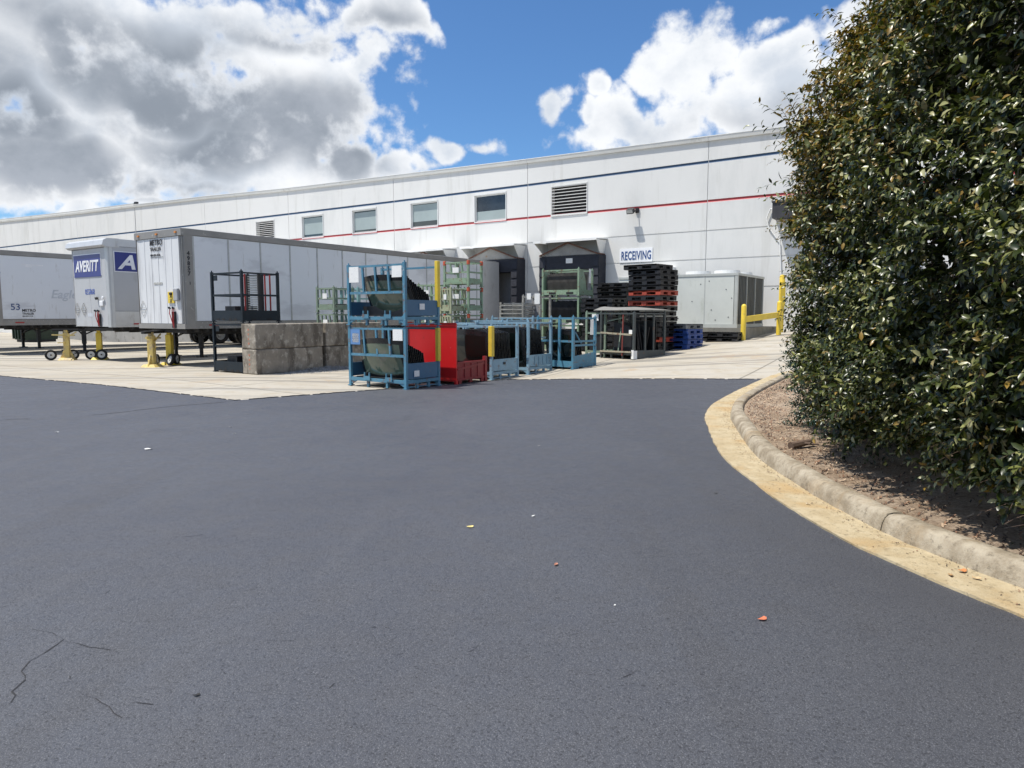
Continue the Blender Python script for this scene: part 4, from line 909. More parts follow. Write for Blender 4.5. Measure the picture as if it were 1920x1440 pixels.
def pack(t, proto, n, y0, dy, z, tilt, dz=0, label='', group='', x=None, mfirst=None, W=1.6, jitter=.004, label1=None, sx=1.0, sz=1.0, shrink=0):
    """n sheets standing one behind the other inside rack t"""
    pr = random.Random(int(y0*1000)+n)
    for i in range(n):
        o = proto.copy(); COL.objects.link(o)
        if i == 0 and mfirst: o.data = mfirst.data
        Mx = local(t) @ Matrix.Translation((-W/2 if x is None else x, y0+i*dy+pr.uniform(-1, 1)*jitter, z+dz*i)) @ Matrix.Rotation(tilt+pr.uniform(-1, 1)*.012, 4, 'X') @ Matrix.Rotation(pr.uniform(-1, 1)*.012, 4, 'Y') @ Matrix.Diagonal((sx, 1, sz*(1-shrink*i), 1))
        o.location = Mx.translation; o.rotation_euler = Mx.to_euler(); o.scale = (sx, 1, sz*(1-shrink*i))
        tag(o, label1 if (i == 0 and label1) else ORD[i].lower()+' '+label+' counted from the front', 'windshield', group)
ws = curved_sheet('windshield', 1.42, .96, .13, [m_glassd, m_frit]); wsg = curved_sheet('windshield', 1.42, .96, .13, [m_glassg, m_frit])
COL.objects.unlink(ws); COL.objects.unlink(wsg)
G1 = 'glass racks stacked and lined up in front of the trailers'
lab = m_paper
# front stack of two blue racks
RB = gp(762, 732); RB.z = zg(RB.x, RB.y)+.012
blu = M('pocket_blue', (.10, .22, .45), .5)
o1 = ('foot', 'mid', 'bars', 'panel', 'skid', 'lugs')
lowr = rack('windshield_rack', RB, YAW, 1.75, 1.12, 1.36, m_rblue, 'lower blue rack of the front stack, holding a pale green curved windshield', G1, opt=o1, mp=m_rbluep, placards=(('front', -1.66, .93, .30, .34, blu), ('front', -1.60, .98, .2, .2, lab), ('front', -.36, 1.04, .28, .24, lab), ('side', .25, .26, .16, .13, lab)))
sleeve(lowr, -.033, 1.09, .55, 1.30, m_yel, .045)
upr = rack('windshield_rack', RB, YAW, 1.75, 1.12, 1.36, m_rblue, 'upper blue rack of the front stack, open sided with dark windshields leaning in it', G1, opt=o1, mp=m_rbluep, placards=(('front', -1.66, .94, .30, .34, lab), ('front', -.36, 1.02, .28, .24, lab), ('side', .45, .34, .16, .13, lab)), zoff=1.36)
sleeve(upr, -.033, 1.09, .40, 1.42, m_yel, .045)
for t, zz, a in ((lowr, .0, 0), (upr, 1.36, 1)):
    q = MB(); q.bx(-1.6, -.12, .34, .36, .21, .42).bx(-1.6, -.12, .1, 1.0, .20, .215); q.build('tray', m_black, t)
pack(lowr, ws, 11, .32, .058, .24, R(14), shrink=.035, label='dark windshield in the lower front blue rack', group='windshields in the lower front rack', W=1.7, sz=.94, mfirst=wsg, label1='pale green curved windshield at the front of the lower blue rack')
pack(upr, ws, 10, .52, .058, .26, R(24), shrink=.05, label='dark windshield in the upper front blue rack', group='windshields in the upper front rack', W=1.5, mfirst=wsg, label1='greyish windshield leaning at the front of the upper blue rack')

# red rack
RR = gp(856, 722); RR.z = zg(RR.x, RR.y)+.012
t = empty('red_rack', RR, YAW, 'bright red steel rack with a tall closed end panel', 'steel rack', G1)
W, D, H = 1.55, 1.15, 1.40
q = MB(); q.bx(-W, 0, 0, .03, .06, H); q.bx(-W, -W+.05, -.02, .05, .0, .95).bx(-.05, .01, -.02, .05, 0, .1).bx(-W, 0, -.012, .0, H-.07, H+.01); q.build('end_panel', m_rred, t)
q = MB(); q.bx(-.03, -.01, .04, D-.05, .12, .50)
q.build('side_panel', m_rred2, t)
q = MB(); q.bx(-.06, .02, D-.07, D+.01, 0, .60).bx(-.045, .005, .04, D-.07, .47, .51).bx(-.045, .005, .04, D-.07, .08, .13).bar((-.0, .04, .34), (.0, D-.06, .44), .02, .05)
for y in (.3, .55, .8): q.bx(-.01, .008, y, y+.025, .13, .47)
q.bx(-W+.02, -W+.08, D-.07, D+.01, 0, .6).bx(-W+.05, -.05, D-.05, D, .3, .36).bx(-W, 0, .04, D, .10, .12)
for y in (.1, .5, .95): q.bx(-.05, .0, y, y+.1, 0, .08)
q.build('base_frame', m_rred2, t)

# row of blue racks along the edge of the yard
def blue_rack(px, py, label, opt, mf, yaw=YAW, W=1.7, D=1.2, H=1.38, plac=(), a=.34):
    L_ = gp(px, py); L_.z += .0; return rack('windshield_rack', L_, yaw, W, D, H, mf, label, G1, opt=opt, mp=mf, placards=plac, fronts=(a, .6))
r3 = blue_rack(922, 713, 'pale blue rack with a yellow front post, packed with windshields, next to the red rack', ('foot', 'panel', 'skid', 'sidetop'), m_rblue2, plac=(('side', .5, .36, .09, .06, m_ink),), H=1.38)
sleeve(r3, -.033, .033, .58, 1.32, m_yel, .055)
r4 = blue_rack(991, 703, 'pale blue rack full of windshields, between the yellow-posted rack and the open blue one', ('foot', 'panel', 'skid', 'sidetop', 'mid'), m_rblue2, H=1.42)
q = MB()
for y in (.3, .5, .7, .9): q.bx(-.004, .004, y, y+.015, .24, .46)
q.build('panel_rib', m_rblue2, r4)
pack(r3, ws, 15, .10, .062, .22, R(5), label='black windshield in the yellow-posted pale blue rack', group='windshields in the yellow-posted rack', W=1.55, sx=1.05, sz=1.08, jitter=.014)
pack(r4, ws, 14, .10, .062, .24, R(9), label='black windshield in the second pale blue rack', group='windshields in the second pale blue rack', W=1.55, sx=1.02, sz=1.08, jitter=.014)
r5 = rack('windshield_rack', gp(1074.6, 693), R(-45), 1.35, 1.0, 1.45, m_rblue, 'open bright blue rack with a white tag, last of the blue row', G1, opt=('mid', 'sidemid', 'sidetop', 'deck'), placards=(('side', .72, .92, .13, .42, lab),), legz=.06)
q = MB(); q.prism([(-.02, .06, .12), (-.02, .06, .36), (-.02, .94, .44), (-.02, .94, .12)], (.012, 0, 0)).bx(-.02, -.008, .06, .25, .02, .12).bx(-.02, -.008, .42, .62, .02, .12).bx(-.02, -.008, .8, .94, .02, .12).bx(-.045, .0, .06, .94, .62, .67)
q.bx(-1.3, -.06, .0, .012, .05, .22).bar((-.02, .1, 1.0), (-.02, .35, .7), .03); q.build('kick_panel', m_rblue, r5)
q = MB(); q.bx(-.55, -.48, 0.0, .05, .22, 1.38); q.build('upright_bar', m_rblue, r5)
pack(r5, ws, 4, .35, .07, .15, R(10), label='black windshield in the open bright blue rack', group='windshields in the open blue rack', W=1.3, sx=.8, sz=1.0)
# second row of empty blue racks behind
for k, (px, dpt, z) in enumerate(((893, 18.9, 0), (952, 20.3, 0), (1000, 21.4, 0))):
    p = at(px, 600, dpt); p.z = zg(p.x, p.y)
    RK = rack('windshield_rack', p, YAW, 1.6, 1.15, 1.42, m_rblue2, ('empty pale blue rack standing right behind the yellow-posted rack', 'empty pale blue rack in the second row, seen above the black windshields', 'empty pale blue rack in the second row behind the open blue rack')[k], 'empty blue racks in the second row', opt=('mid', 'sidemid', 'sidetop', 'bars', 'deck'))
    q = MB(); q.bx(-1.45, -.15, .25, .9, .2, .62).bx(-1.2, -.4, .3, .8, .62, .8); q.build('dark_crate', m_black, RK)

# dark navy stack on the left with dunnage bars
RN = at(455, 600, 18.2); RN.z = zg(RN.x, RN.y)
def navy(label, z):
    t = rack('dunnage_rack', RN, YAW, 1.38, 1.18, 1.36, m_rdark, label, 'dark racks stacked beside the concrete blocks', opt=('sidetop', 'mid', 'sidemid'), zoff=z, legz=.10)
    q = MB(); q.bx(-1.30, -.07, .0, .012, .03, .30).bx(-.012, .0, .07, 1.1, .03, .30).bx(-1.38, -1.37, .07, 1.1, .03, .3); q.build('skirt', m_rdark, t)
    q = MB()
    for x in (-1.02, -.78, -.48, -.24): q.bx(x-.12, x, -.004, .0, .03, .09)
    for y in (.25, .75): q.bx(.0, .004, y, y+.16, .03, .09)
    q.build('fork_slot', m_dark, t)
    q = MB(); q.bx(-.62, -.56, .55, .62, .3, 1.28).bx(-.10, -.05, .55, .62, .3, 1.28).bx(-.66, -.58, 1.0, 1.1, .3, 1.28); q.build('dunnage_post', m_under, t)
    q = MB()
    for i in range(20): q.bx(-.56, -.10, .57, .60, .32+i*.047, .335+i*.047)
    for i in range(20): q.bx(-.62, -.585, .62, 1.0, .32+i*.047, .335+i*.047)
    q.build('dunnage_bar', M('dunnage_grey', (.30, .32, .33), .5, var=.15), t)
    q = MB(); q.bx(-1.30, -.08, .08, 1.1, .15, .20).bx(-1.2, -.75, .3, 1.0, .2, .42); q.build('tray', m_black, t)
    q = MB(); q.bx(-1.25, -1.10, .02, .035, 1.10, 1.24); q.build('corner_plate', m_rdark, t)
    for x, y in ((-.50, .45), (-.18, .85), (-.10, .95)):
        q = MB(); q.tube((x, y, .30), (x, y, 1.28), .022, 8); q.build('locking_rod', M('rod_red', (.30, .025, .02), .5, var=.3), t)
    return t
nlow = navy('lower dark navy rack standing on the ground beside the concrete blocks', 0); nup = navy('upper dark navy rack with thin horizontal bars, on top of its stack', 1.36)

# concrete blocks
m_block = M('weathered_concrete', (.25, .22, .18), .9, var=.25, scale=2.2, dirt=((.085, .07, .055), .62, 2.0, (1, 1, .35), .85), dirt2=((.44, .41, .35), .5, 7, (1, 1, 1), .6), bump=.6, bscale=14)
m_lug = M('lug_rust', (.40, .16, .10), .9, var=.3)
BF = V(gp(482, 703).x, gp(482, 703).y, 0); BH = .66
def block(loc, L_, label, yaw=YAW):
    bm = bmesh.new(); bmesh.ops.create_cube(bm, size=1); br = random.Random(int(loc.x*100+loc.z*10))
    for v in bm.verts: v.co = Vector(((v.co.x-.5)*.60, (v.co.y+.5)*L_, (v.co.z+.5)*(BH-.008)))
    bmesh.ops.bevel(bm, geom=bm.edges[:], offset=.035, segments=3, affect='EDGES', profile=.6); bmesh.ops.subdivide_edges(bm, edges=[e for e in bm.edges if e.calc_length() > .25], cuts=14, use_grid_fill=True)
    from mathutils import noise as nz
    for v in bm.verts:
        q = v.co*5+Vector((loc.x, loc.y, loc.z*3)); k = nz.noise(q)*.012+nz.noise(q*4)*.005
        if v.co.z > .02: v.co += v.normal*k
    me = bpy.data.meshes.new('concrete_block'); bm.to_mesh(me); bm.free(); me.materials.append(m_block)
    me.polygons.foreach_set('use_smooth', [True]*len(me.polygons)); me.set_sharp_from_angle(angle=R(40))
    o = bpy.data.objects.new('concrete_block', me); COL.objects.link(o); o.location = loc; o.rotation_euler.z = yaw
    tag(o, label, 'concrete block', 'concrete blocks in a low wall')
    q = MB()
    for z in (.14, .26, .38, .50): q.tube((-.30, -.004, z), (-.30, .03, z), .028, 8)
    q.build('end_lug', m_lug, o)
zb0 = zg(BF.x, BF.y)
block(V(BF.x, BF.y, zb0), 2.18, 'lower left concrete block at the end of the low wall, beside the navy racks')
block(V(BF.x, BF.y, zb0+BH), 2.22, 'upper left concrete block with dark water stains on its front')
p = BF+E2*2.30; p2 = V(p.x, p.y, zb0)
block(p2, 2.2, 'lower right concrete block, partly behind the front blue rack'); block(p2+V(.01, 0, BH), 2.2, 'upper right concrete block, partly behind the front blue rack')
p = BF+E2*.3-E1*.62; block(V(p.x, p.y, zb0)+E2*1.1, 2.2, 'concrete block in the hidden second row behind the upper left block')
# gravel spilled along the blocks
mb = MB(); gr = random.Random(11)
for i in range(2600):
    u = gr.betavariate(2, 2)*3.6+.4; v_ = abs(gr.gauss(0, .22)); p = BF+E2*u+E1*(v_+.02); h = max(0, .12*math.exp(-((u-2.3)/1.0)**2)*math.exp(-(v_/.22)**2)); r_ = gr.uniform(.008, .024)
    z = zg(p.x, p.y)+h*gr.random(); a = gr.uniform(0, 6.28)
    pts = [(p.x+r_*math.cos(a+k*2.09), p.y+r_*math.sin(a+k*2.09), z) for k in range(3)]; b = len(mb.v); mb.v += pts+[(p.x, p.y, z+r_*gr.uniform(.7, 1.3))]
    for f in ((0, 1, 3), (1, 2, 3), (2, 0, 3)): mb.f.append([b+k for k in f]); mb.mi.append(0)
o = mb.build('gravel', M('gravel_grey', (.26, .26, .26), .9, var=.5, scale=9), None); tag(o, 'grey gravel spilled on the concrete along the foot of the blocks', 'gravel', kind='stuff')

# small pale green racks, stacked
G2 = 'small pale green racks stacked behind the glass racks'
def green_stack(px, dpt, n, W, D, H, where, tips=False, mf=None, z0=None):
    p = at(px, 600, dpt); p.z = zg(p.x, p.y) if z0 is None else z0
    names = ['bottom', 'second', 'third', 'topmost'] if n == 4 else ['bottom', 'middle', 'topmost']
    for i in range(n):
        t = rack('green_rack', p, YAW, W, D, H, mf or m_rgreen, f'{names[i]} pale green rack of the stack {where}', G2, opt=('mid', 'sidemid', 'sidetop', 'bars', 'deck'), zoff=i*H, legz=.08)
        q = MB(); q.bx(-W+.1, -.1, .02, .03, .10, .26).bx(-.02, -.012, .1, D-.1, .10, .24); q.build('kick_plate', mf or m_rgreen, t)
        q = MB(); q.bx(-W*.62, -W*.38, -.01, .0, H*.52, H*.72); q.build('placard', lab, t)
        q = MB(); q.bx(-W*.8, -W*.3, .1, D-.1, .12, .2).bx(-W*.7, -W*.2, D*.4, D*.8, .2, .27); q.build('loose_part', m_steelg if i % 2 else m_black, t)
        if tips:
            for x, y in ((-W+.03, .03), (-.03, .03), (-.03, D-.03)): sleeve(t, x, y, H-.15, H-.02, m_orange, .038)
green_stack(879, 21, 4, .98, .72, .80, 'with orange post tips beside the trailer door', True)
green_stack(846, 20.6, 3, .45, .72, .80, 'squeezed left of the orange-tipped one', False, racks_paint('rack_paint_straw', (.32, .34, .22), .4))
green_stack(818, 22.5, 3, .8, .7, .86, 'behind the yellow post of the blue stack')
green_stack(627, 22, 3, .84, .85, .83, 'behind the right end of the concrete blocks', False, m_rgreen2)
green_stack(672, 22.6, 3, .84, .85, .83, 'just left of the front blue stack', False, racks_paint('rack_paint_teal', (.20, .36, .36), .3))

# large green container racks filled with sheets
p = at(1085, 600, 24); p.z = zg(p.x, p.y); Hc = (at(1085, 501, 24).z-p.z)/3
sheetp = curved_sheet('plastic_sheet', 1.25, .82, .05, [m_sheetg, m_sheetg], taper=.02, frit=0); COL.objects.unlink(sheetp)
panel_v = MB()
for i, nm in enumerate(('bottom', 'middle', 'top')):
    t = rack('container_rack', p, YAW, 1.5, 1.05, Hc, m_rgreen, f'{nm} green container rack in the tall stack before the right loading dock', 'green container racks before the dock', opt=('sidetop', 'deck', 'skid'), zoff=i*Hc, legz=.14, placards=(('side', .72, .45, .14, .5, lab),) if i else ())
    for x in (-1.44, -.05):
        q = MB(); q.prism([(x, .05, .18), (x, .05, Hc-.08), (x, .38, Hc-.08), (x, .52, Hc*.6), (x, .62, .18)], (.015, 0, 0)); q.build('end_panel', m_rgreen, t)
    q = MB(); q.bx(-1.42, -.08, -.004, .008, .04, .20).bx(-.012, .004, .08, 1.0, .04, .2); q.build('skirt', m_rgreen, t)
    q = MB()
    for x in (-1.2, -.5): q.bx(x, x+.28, -.008, -.004, .06, .13)
    q.build('fork_slot', m_dark, t)
    m = m_sheetg if i == 2 else m_black
    q = MB(); pr = random.Random(i)
    for k in range(26):
        x = -1.36+k*.047; q.prism([(x, .12, .20), (x+.006, .10, Hc*.5), (x+.012, .13, Hc-.16-pr.uniform(0, .05)), (x+.012, .9, Hc-.2), (x, .92, .2)], (.02, 0, 0))
    q.build('sheet_pack', m, t)

# folded galvanised racks piled beside them
def folded(p, n, W, D, label, top=True):
    for i in range(n):
        t = empty('folded_rack', p+V(0, 0, i*.132), YAW+random.Random(i).uniform(-.03, .03), (label % ORD[i].lower()) if i < n-1 else 'topmost grey folded rack lying on the pile left of the green container racks', 'folded rack', 'folded galvanised racks in a pile')
        q = MB()
        for y in (0, D-.05): q.bx(-W, 0, y, y+.05, .0, .05)
        for x in (-W, -W*.5, -.05): q.bx(x, x+.05, .05, D-.05, .01, .06)
        for x, y in ((-W, 0), (-.06, 0), (-W, D-.06), (-.06, D-.06)): q.bx(x, x+.06, y, y+.06, .05, .132)
        q.bar((-W+.1, .1, .09), (-.1, D-.1, .09), .04); q.build('frame', m_galv, t)
m_galv = M('folded_rack_zinc', (.33, .32, .29), .5, .3, var=.3, scale=10, dirt=(RUST, .35, 9))
p = at(981, 600, 22.6); p.z = zg(p.x, p.y); folded(p, 14, .95, .8, '%s grey folded rack from the ground in the pile left of the green racks')
p = at(1013, 600, 22.8); p.z = zg(p.x, p.y)
t = rack('galvanised_rack', p, YAW, .72, .7, (at(1013, 552, 22.8).z-p.z), m_galv, 'grey galvanised rack with a white placard, left of the green container racks', G2, opt=('mid', 'sidemid', 'sidetop'), placards=(('front', -.22, 1.75, .2, .34, lab), ('front', -.52, 1.9, .16, .2, lab)))
q = MB(); q.prism([(-.6, .2, 1.3), (-.1, .2, 1.3), (-.1, .25, 1.75), (-.35, .25, 1.95), (-.6, .22, 1.6)], (0, .02, 0)); q.build('loose_part', M('grey_plastic', (.20, .20, .21), .6), t)

# dark rack under a draped sheet
p = gp(1188, 674.7)
t = rack('equipment_rack', p, R(-55), 1.45, 1.32, 1.41, m_rgrey, 'dark grey rack with a grey sheet laid over its top', G1, opt=('mid', 'sidetop', 'deck', 'skid'), placards=(('front', -.20, .72, .13, .14, lab), ('side', .0, .0, .13, .26, lab)))
q = MB(); q.bx(-.02, .0, .07, 1.25, .04, .26).bx(-.05, -.01, .45, .51, .26, 1.31).bx(-.05, -.01, .80, .86, .26, 1.31); q.build('side_frame', m_rgrey, t)
q = MB(); q.tube((-.45, -.03, .1), (-.42, -.03, 1.3), .022, 8); q.build('rusty_pole', M('pole_rust', (.22, .05, .04), .8), t)
q = MB(); q.bar((-1.38, -.03, .76), (-.07, -.03, .72), .05); q.bar((-1.38, -.04, .20), (-.07, -.04, .22), .045); q.build('cross_rail', M('beige_rail', (.33, .30, .22), .6, var=.2, dirt=(RUST, .4, 9)), t)
q = MB(); q.bar((-1.1, .2, .15), (-.9, .5, 1.25), .04); q.bar((-.75, .1, .2), (-.8, .3, 1.1), .03); q.bar((-1.3, .15, 1.1), (-.6, .2, 1.22), .03); q.build('loose_bar', m_rgreen2, t)
q = MB(); q.bx(-.085, .012, -.02, -.012, .02, .28); q.build('placard', lab, t)
for i in range(7):
    k_ = random.Random(i+40); y = .22+i*.15; q = MB(); z_ = k_.uniform(.75, 1.18); q.prism([(-1.35+k_.uniform(0, .3), y, .2), (-.1-k_.uniform(0, .25), y+k_.uniform(-.03, .03), .2), (-.15-k_.uniform(0, .3), y+.03, z_), (-1.3+k_.uniform(0, .3), y+.03, z_-k_.uniform(-.2, .2))], (0, .02, 0)); q.build('black_sheet', m_black, t)
q = MB()
for i in range(24): q.bx(-.16, -.12, .30, .36, .24+i*.043, .258+i*.043)
q.build('toothed_strip', m_dark, t)
bm = MB(); nx, ny = 12, 12
for j in range(ny+1):
    for i in range(nx+1):
        u, v_ = i/nx, j/ny; bm.v.append((-1.75+1.75*u-.25*v_*(1-u), .0+1.5*v_*(.75+.25*u), 1.425+.07*math.sin(3.1*u)*v_+.10*math.sin(math.pi*v_)*(1-u)+.03*math.sin(9*u+4*v_)*(1-u)*v_))
for j in range(ny):
    for i in range(nx): a = j*(nx+1)+i; bm.f.append([a, a+1, a+nx+2, a+nx+1]); bm.mi.append(0)
o = bm.build('cardboard_sheet', M('grey_board', (.20, .195, .18), .8, var=.12, dirt=((.10, .10, .09), .4, 3)), None, smooth=True); s_ = o.modifiers.new('thickness', 'SOLIDIFY'); s_.thickness = .014; s_.offset = 1
Mx = local(t); o.location = Mx.translation; o.rotation_euler = Mx.to_euler(); tag(o, 'large grey board sheet lying bent on top of the dark grey rack', 'board')
# olive rack left of it
p = at(1136, 600, 21.3); p.z = zg(p.x, p.y)
t = rack('green_rack', p, R(-40), .75, .9, 1.42, m_rgreen2, 'olive green rack with a white card, between the blue row and the dark grey rack', G2, opt=('mid', 'sidetop', 'deck'), placards=(('front', -.5, 1.12, .24, .2, lab),))
q = MB(); q.bx(-.62, -.14, .04, .06, .2, 1.3); q.build('black_sheet', m_black, t)

# ---------------------------------------------------------------- plastic pallets
m_pblk = M('pallet_black', (.013, .013, .015), .5, var=.35, scale=5, dirt=((.10, .09, .08), .3, 6)); m_pred = M('pallet_orange_red', (.36, .055, .03), .55, var=.15, dirt=((.12, .04, .03), .35, 6)); m_pblu = M('pallet_blue', (.015, .055, .24), .5, var=.2, dirt=((.10, .12, .16), .35, 6)); m_pgry = M('pallet_grey', (.13, .14, .15), .6, var=.15)
PH = .163
def pallet_mesh():
    W, D = 1.2, 1.0
    d = MB(); 
    for i in range(13): x = -W+i*(W-.03)/12; d.bx(x, x+.03, 0, D, .115, .148)
    for j in range(11): y = j*(D-.03)/10; d.bx(-W, 0, y, y+.03, .112, .146)
    d.bx(-W, 0, 0, .02, .10, .15).bx(-W, 0, D-.02, D, .10, .15).bx(-W, -W+.02, .02, D-.02, .10, .15).bx(-.02, 0, .02, D-.02, .10, .15)
    f = MB()
    for cx in (-W+.09, -W/2, -.09):
        for cy in (.09, D/2, D-.09):
            for k in range(4): f.bx(cx-.09+k*.05, cx-.065+k*.05, cy-.085, cy+.085, .02, .112)
            f.bx(cx-.088, cx+.088, cy-.09, cy-.075, .02, .11).bx(cx-.088, cx+.088, cy+.075, cy+.09, .02, .11)
            for k in range(4): f.bx(cx-.088, cx+.088, cy-.075+k*.045, cy-.055+k*.045, .02, .108)
    for cy in (.09, D/2, D-.09): f.bx(-W, 0, cy-.08, cy+.08, 0, .02)
    for cx in (-W+.09, -.09, -W/2): f.bx(cx-.08, cx+.08, 0, D, -.0, .019)
    return d, f
pd, pf = pallet_mesh()
protos = {}
def pallet_proto(col, m):
    r = bpy.data.objects.new('pallet', None); r.empty_display_size = .2; a = pd.build('deck', m, r); b = pf.build('feet', m, r); return r
for nm, m in (('black', m_pblk), ('red', m_pred), ('blue', m_pblu), ('grey', m_pgry)): protos[nm] = pallet_proto(nm, m)
def place_pallets(base, yaw, seq, label_fn, group, seed, jit=.03):
    pr = random.Random(seed)
    for i, c in enumerate(seq):     # bottom to top
        o = copy_tree(protos[c]); dx, dy = pr.uniform(-jit, jit), pr.uniform(-jit, jit); o.location = base+V(dx, dy, i*PH); o.rotation_euler = (0, 0, yaw+pr.uniform(-.025, .025)); tag(o, label_fn(i, c), 'pallet', group)
p = at(1236, 600, 21.6); p.z = zg(p.x, p.y); PB = p
ztop = at(1236, 493, 21.6).z; PH = (ztop-p.z)/17
seq = ['black', 'black', 'red', 'black', 'black', 'black', 'black', 'black', 'black', 'red', 'black', 'red', 'black', 'black', 'black', 'black', 'black']
def pl(i, c):
    if c == 'red': return {2: 'lowest orange-red plastic pallet near the foot of the tall pallet stack', 9: 'middle orange-red pallet, the lower of the close pair in the tall stack', 11: 'uppermost orange-red pallet in the tall stack'}[i]
    if i == 16: return 'black plastic pallet lying askew on top of the tall stack'
    return 'single black pallet between the two close orange-red ones' if i == 10 else f'black plastic pallet, {ORD[i].lower()} from the ground in the tall stack'
place_pallets(PB, R(-45), seq, pl, 'plastic pallets in the tall stack', 4)
for o in [o for o in COL.objects if o.get('label') == 'black plastic pallet lying askew on top of the tall stack']: o.location -= E1*.10; o.rotation_euler.z += .05
q = MB(); q.bx(-.62, -.46, -.012, -.002, .03, .11); 
p = gp(1289, 655.5)
place_pallets(p, R(-42), ['blue', 'blue', 'blue', 'blue', 'grey'], lambda i, c: 'grey pallet lying on top of the low blue stack' if c == 'grey' else f'blue plastic pallet, {ORD[i].lower()} from the ground in the low blue stack', 'blue pallets in a low stack', 8, .015)
p = gp(1382, 641); place_pallets(p, YAW, ['black', 'black'], lambda i, c: ('lower black pallet on the ground beside the yellow bollard', 'upper black pallet on the ground beside the yellow bollard')[i], 'black pallets beside the bollard', 9, .02)
p = at(1172, 600, 24.6); p.z = zg(p.x, p.y); place_pallets(p, R(-40), ['black']*14, lambda i, c: f'black pallet, {ORD[i].lower()} from the ground in the rear stack behind the tall one', 'black pallets in the rear stack', 10)
p = at(1150, 600, 23.2); p.z = zg(p.x, p.y); place_pallets(p, R(-36), ['black']*11, lambda i, c: f'black pallet, {ORD[i].lower()} from the ground in the low stack left of the tall one', 'black pallets in the low rear stack', 12, .05)
for r in protos.values():
    for c in list(r.children): bpy.data.objects.remove(c)
    bpy.data.objects.remove(r)

# ---------------------------------------------------------------- the big hedge
def leaf_mat(name, cols, rough=.42, trans=.35):
    m, nt, N, L, bs = nodes_mat(name); at_ = N('ShaderNodeAttribute'); at_.attribute_name = 'leafvar'
    cr = N('ShaderNodeValToRGB'); L(at_.outputs['Fac'], cr.inputs[0]); el = cr.color_ramp.elements
    el[0].position = cols[0][0]; el[0].color = (*cols[0][1], 1); el[1].position = cols[-1][0]; el[1].color = (*cols[-1][1], 1)
    for p, c in cols[1:-1]: e = el.new(p); e.color = (*c, 1)
    L(cr.outputs[0], bs.inputs['Base Color']); bs.inputs['Roughness'].default_value = rough; bs.inputs['Specular IOR Level'].default_value = .5
    tr = N('ShaderNodeBsdfTranslucent'); L(mixc(N, L, 1, cr.outputs[0], (1.5, 1.6, .6), 'MULTIPLY'), tr.inputs[0])
    ms = N('ShaderNodeMixShader'); ms.inputs[0].default_value = trans; L(bs.outputs[0], ms.inputs[1]); L(tr.outputs[0], ms.inputs[2]); L(ms.outputs[0], nt.nodes['Material Output'].inputs[0]); return m
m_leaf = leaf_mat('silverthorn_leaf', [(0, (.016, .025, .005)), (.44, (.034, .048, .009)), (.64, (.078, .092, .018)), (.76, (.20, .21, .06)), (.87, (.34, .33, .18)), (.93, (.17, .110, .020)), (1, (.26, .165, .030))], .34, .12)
m_leafd = leaf_mat('glossy_dark_leaf', [(0, (.010, .030, .016)), (.7, (.016, .042, .022)), (1, (.03, .06, .03))], .28, .10)
m_twig = M('twig_bark', (.10, .065, .045), .8, var=.3)
def leaves_mesh(name, P, A, Nn, Ln, Wd, var, mat):
    """P base points, A leaf axis, Nn leaf normal: one folded six-faced blade each"""
    n = len(P); A = A/np.linalg.norm(A, axis=1, keepdims=True); B = np.cross(A, Nn); B /= np.linalg.norm(B, axis=1, keepdims=True)+1e-9; Nn = np.cross(B, A)
    Ln = Ln[:, None]; Wd = Wd[:, None]
    prof = ((0, 0, 0), (.30, .5, .10), (.62, .46, .10), (1, 0, -.12))
    mid = [P, P+A*Ln*.30+Nn*Ln*.0, P+A*Ln*.65-Nn*Ln*.02, P+A*Ln-Nn*Ln*.14]
    lf = [P+A*Ln*.32+B*Wd*.5+Nn*Wd*.22, P+A*Ln*.68+B*Wd*.42+Nn*Wd*.16-Nn*Ln*.03]; rt = [P+A*Ln*.32-B*Wd*.5+Nn*Wd*.22, P+A*Ln*.68-B*Wd*.42+Nn*Wd*.16-Nn*Ln*.03]
    Vv = np.stack(mid+lf+rt, 1).reshape(-1, 3)    # 0 1 2 3 mid, 4 5 left, 6 7 right
    base = (np.arange(n)*8)[:, None]
    quads = base[:, None, :]+np.array([[1, 2, 5, 4], [2, 1, 6, 7]])[None]; tris = base[:, None, :]+np.array([[0, 1, 4], [1, 0, 6], [2, 3, 5], [3, 2, 7]])[None]
    me = bpy.data.meshes.new(name); me.vertices.add(len(Vv)); me.vertices.foreach_set('co', Vv.ravel())
    li = np.concatenate([quads.reshape(n, -1), tris.reshape(n, -1)], 1).ravel(); me.loops.add(len(li)); me.loops.foreach_set('vertex_index', li)
    tot = np.tile(np.array([4, 4, 3, 3, 3, 3]), n); st = np.concatenate([[0], np.cumsum(tot)[:-1]]); me.polygons.add(len(tot)); me.polygons.foreach_set('loop_start', st); me.polygons.foreach_set('loop_total', tot)
    me.polygons.foreach_set('use_smooth', np.ones(len(tot), bool))
    a = me.attributes.new('leafvar', 'FLOAT', 'POINT'); a.data.foreach_set('value', np.repeat(var, 8)); me.update(); me.validate()
    me.materials.append(mat); o = bpy.data.objects.new(name, me); COL.objects.link(o); return o
def unit(v): return v/(np.linalg.norm(v, axis=-1, keepdims=True)+1e-9)
from mathutils import noise as mnoise
def super_pt(dirs, C, a, b, cu, cd_, n1=3.0, n2=2.5):
    """distance to the superellipsoid's surface along unit directions"""
    ax, ay, az = np.abs(dirs[:, 0])/a, np.abs(dirs[:, 1])/b, np.abs(dirs[:, 2])/np.where(dirs[:, 2] > 0, cu, cd_)
    return (((ax**n1+ay**n1)**(n2/n1)+az**n2))**(-1/n2)
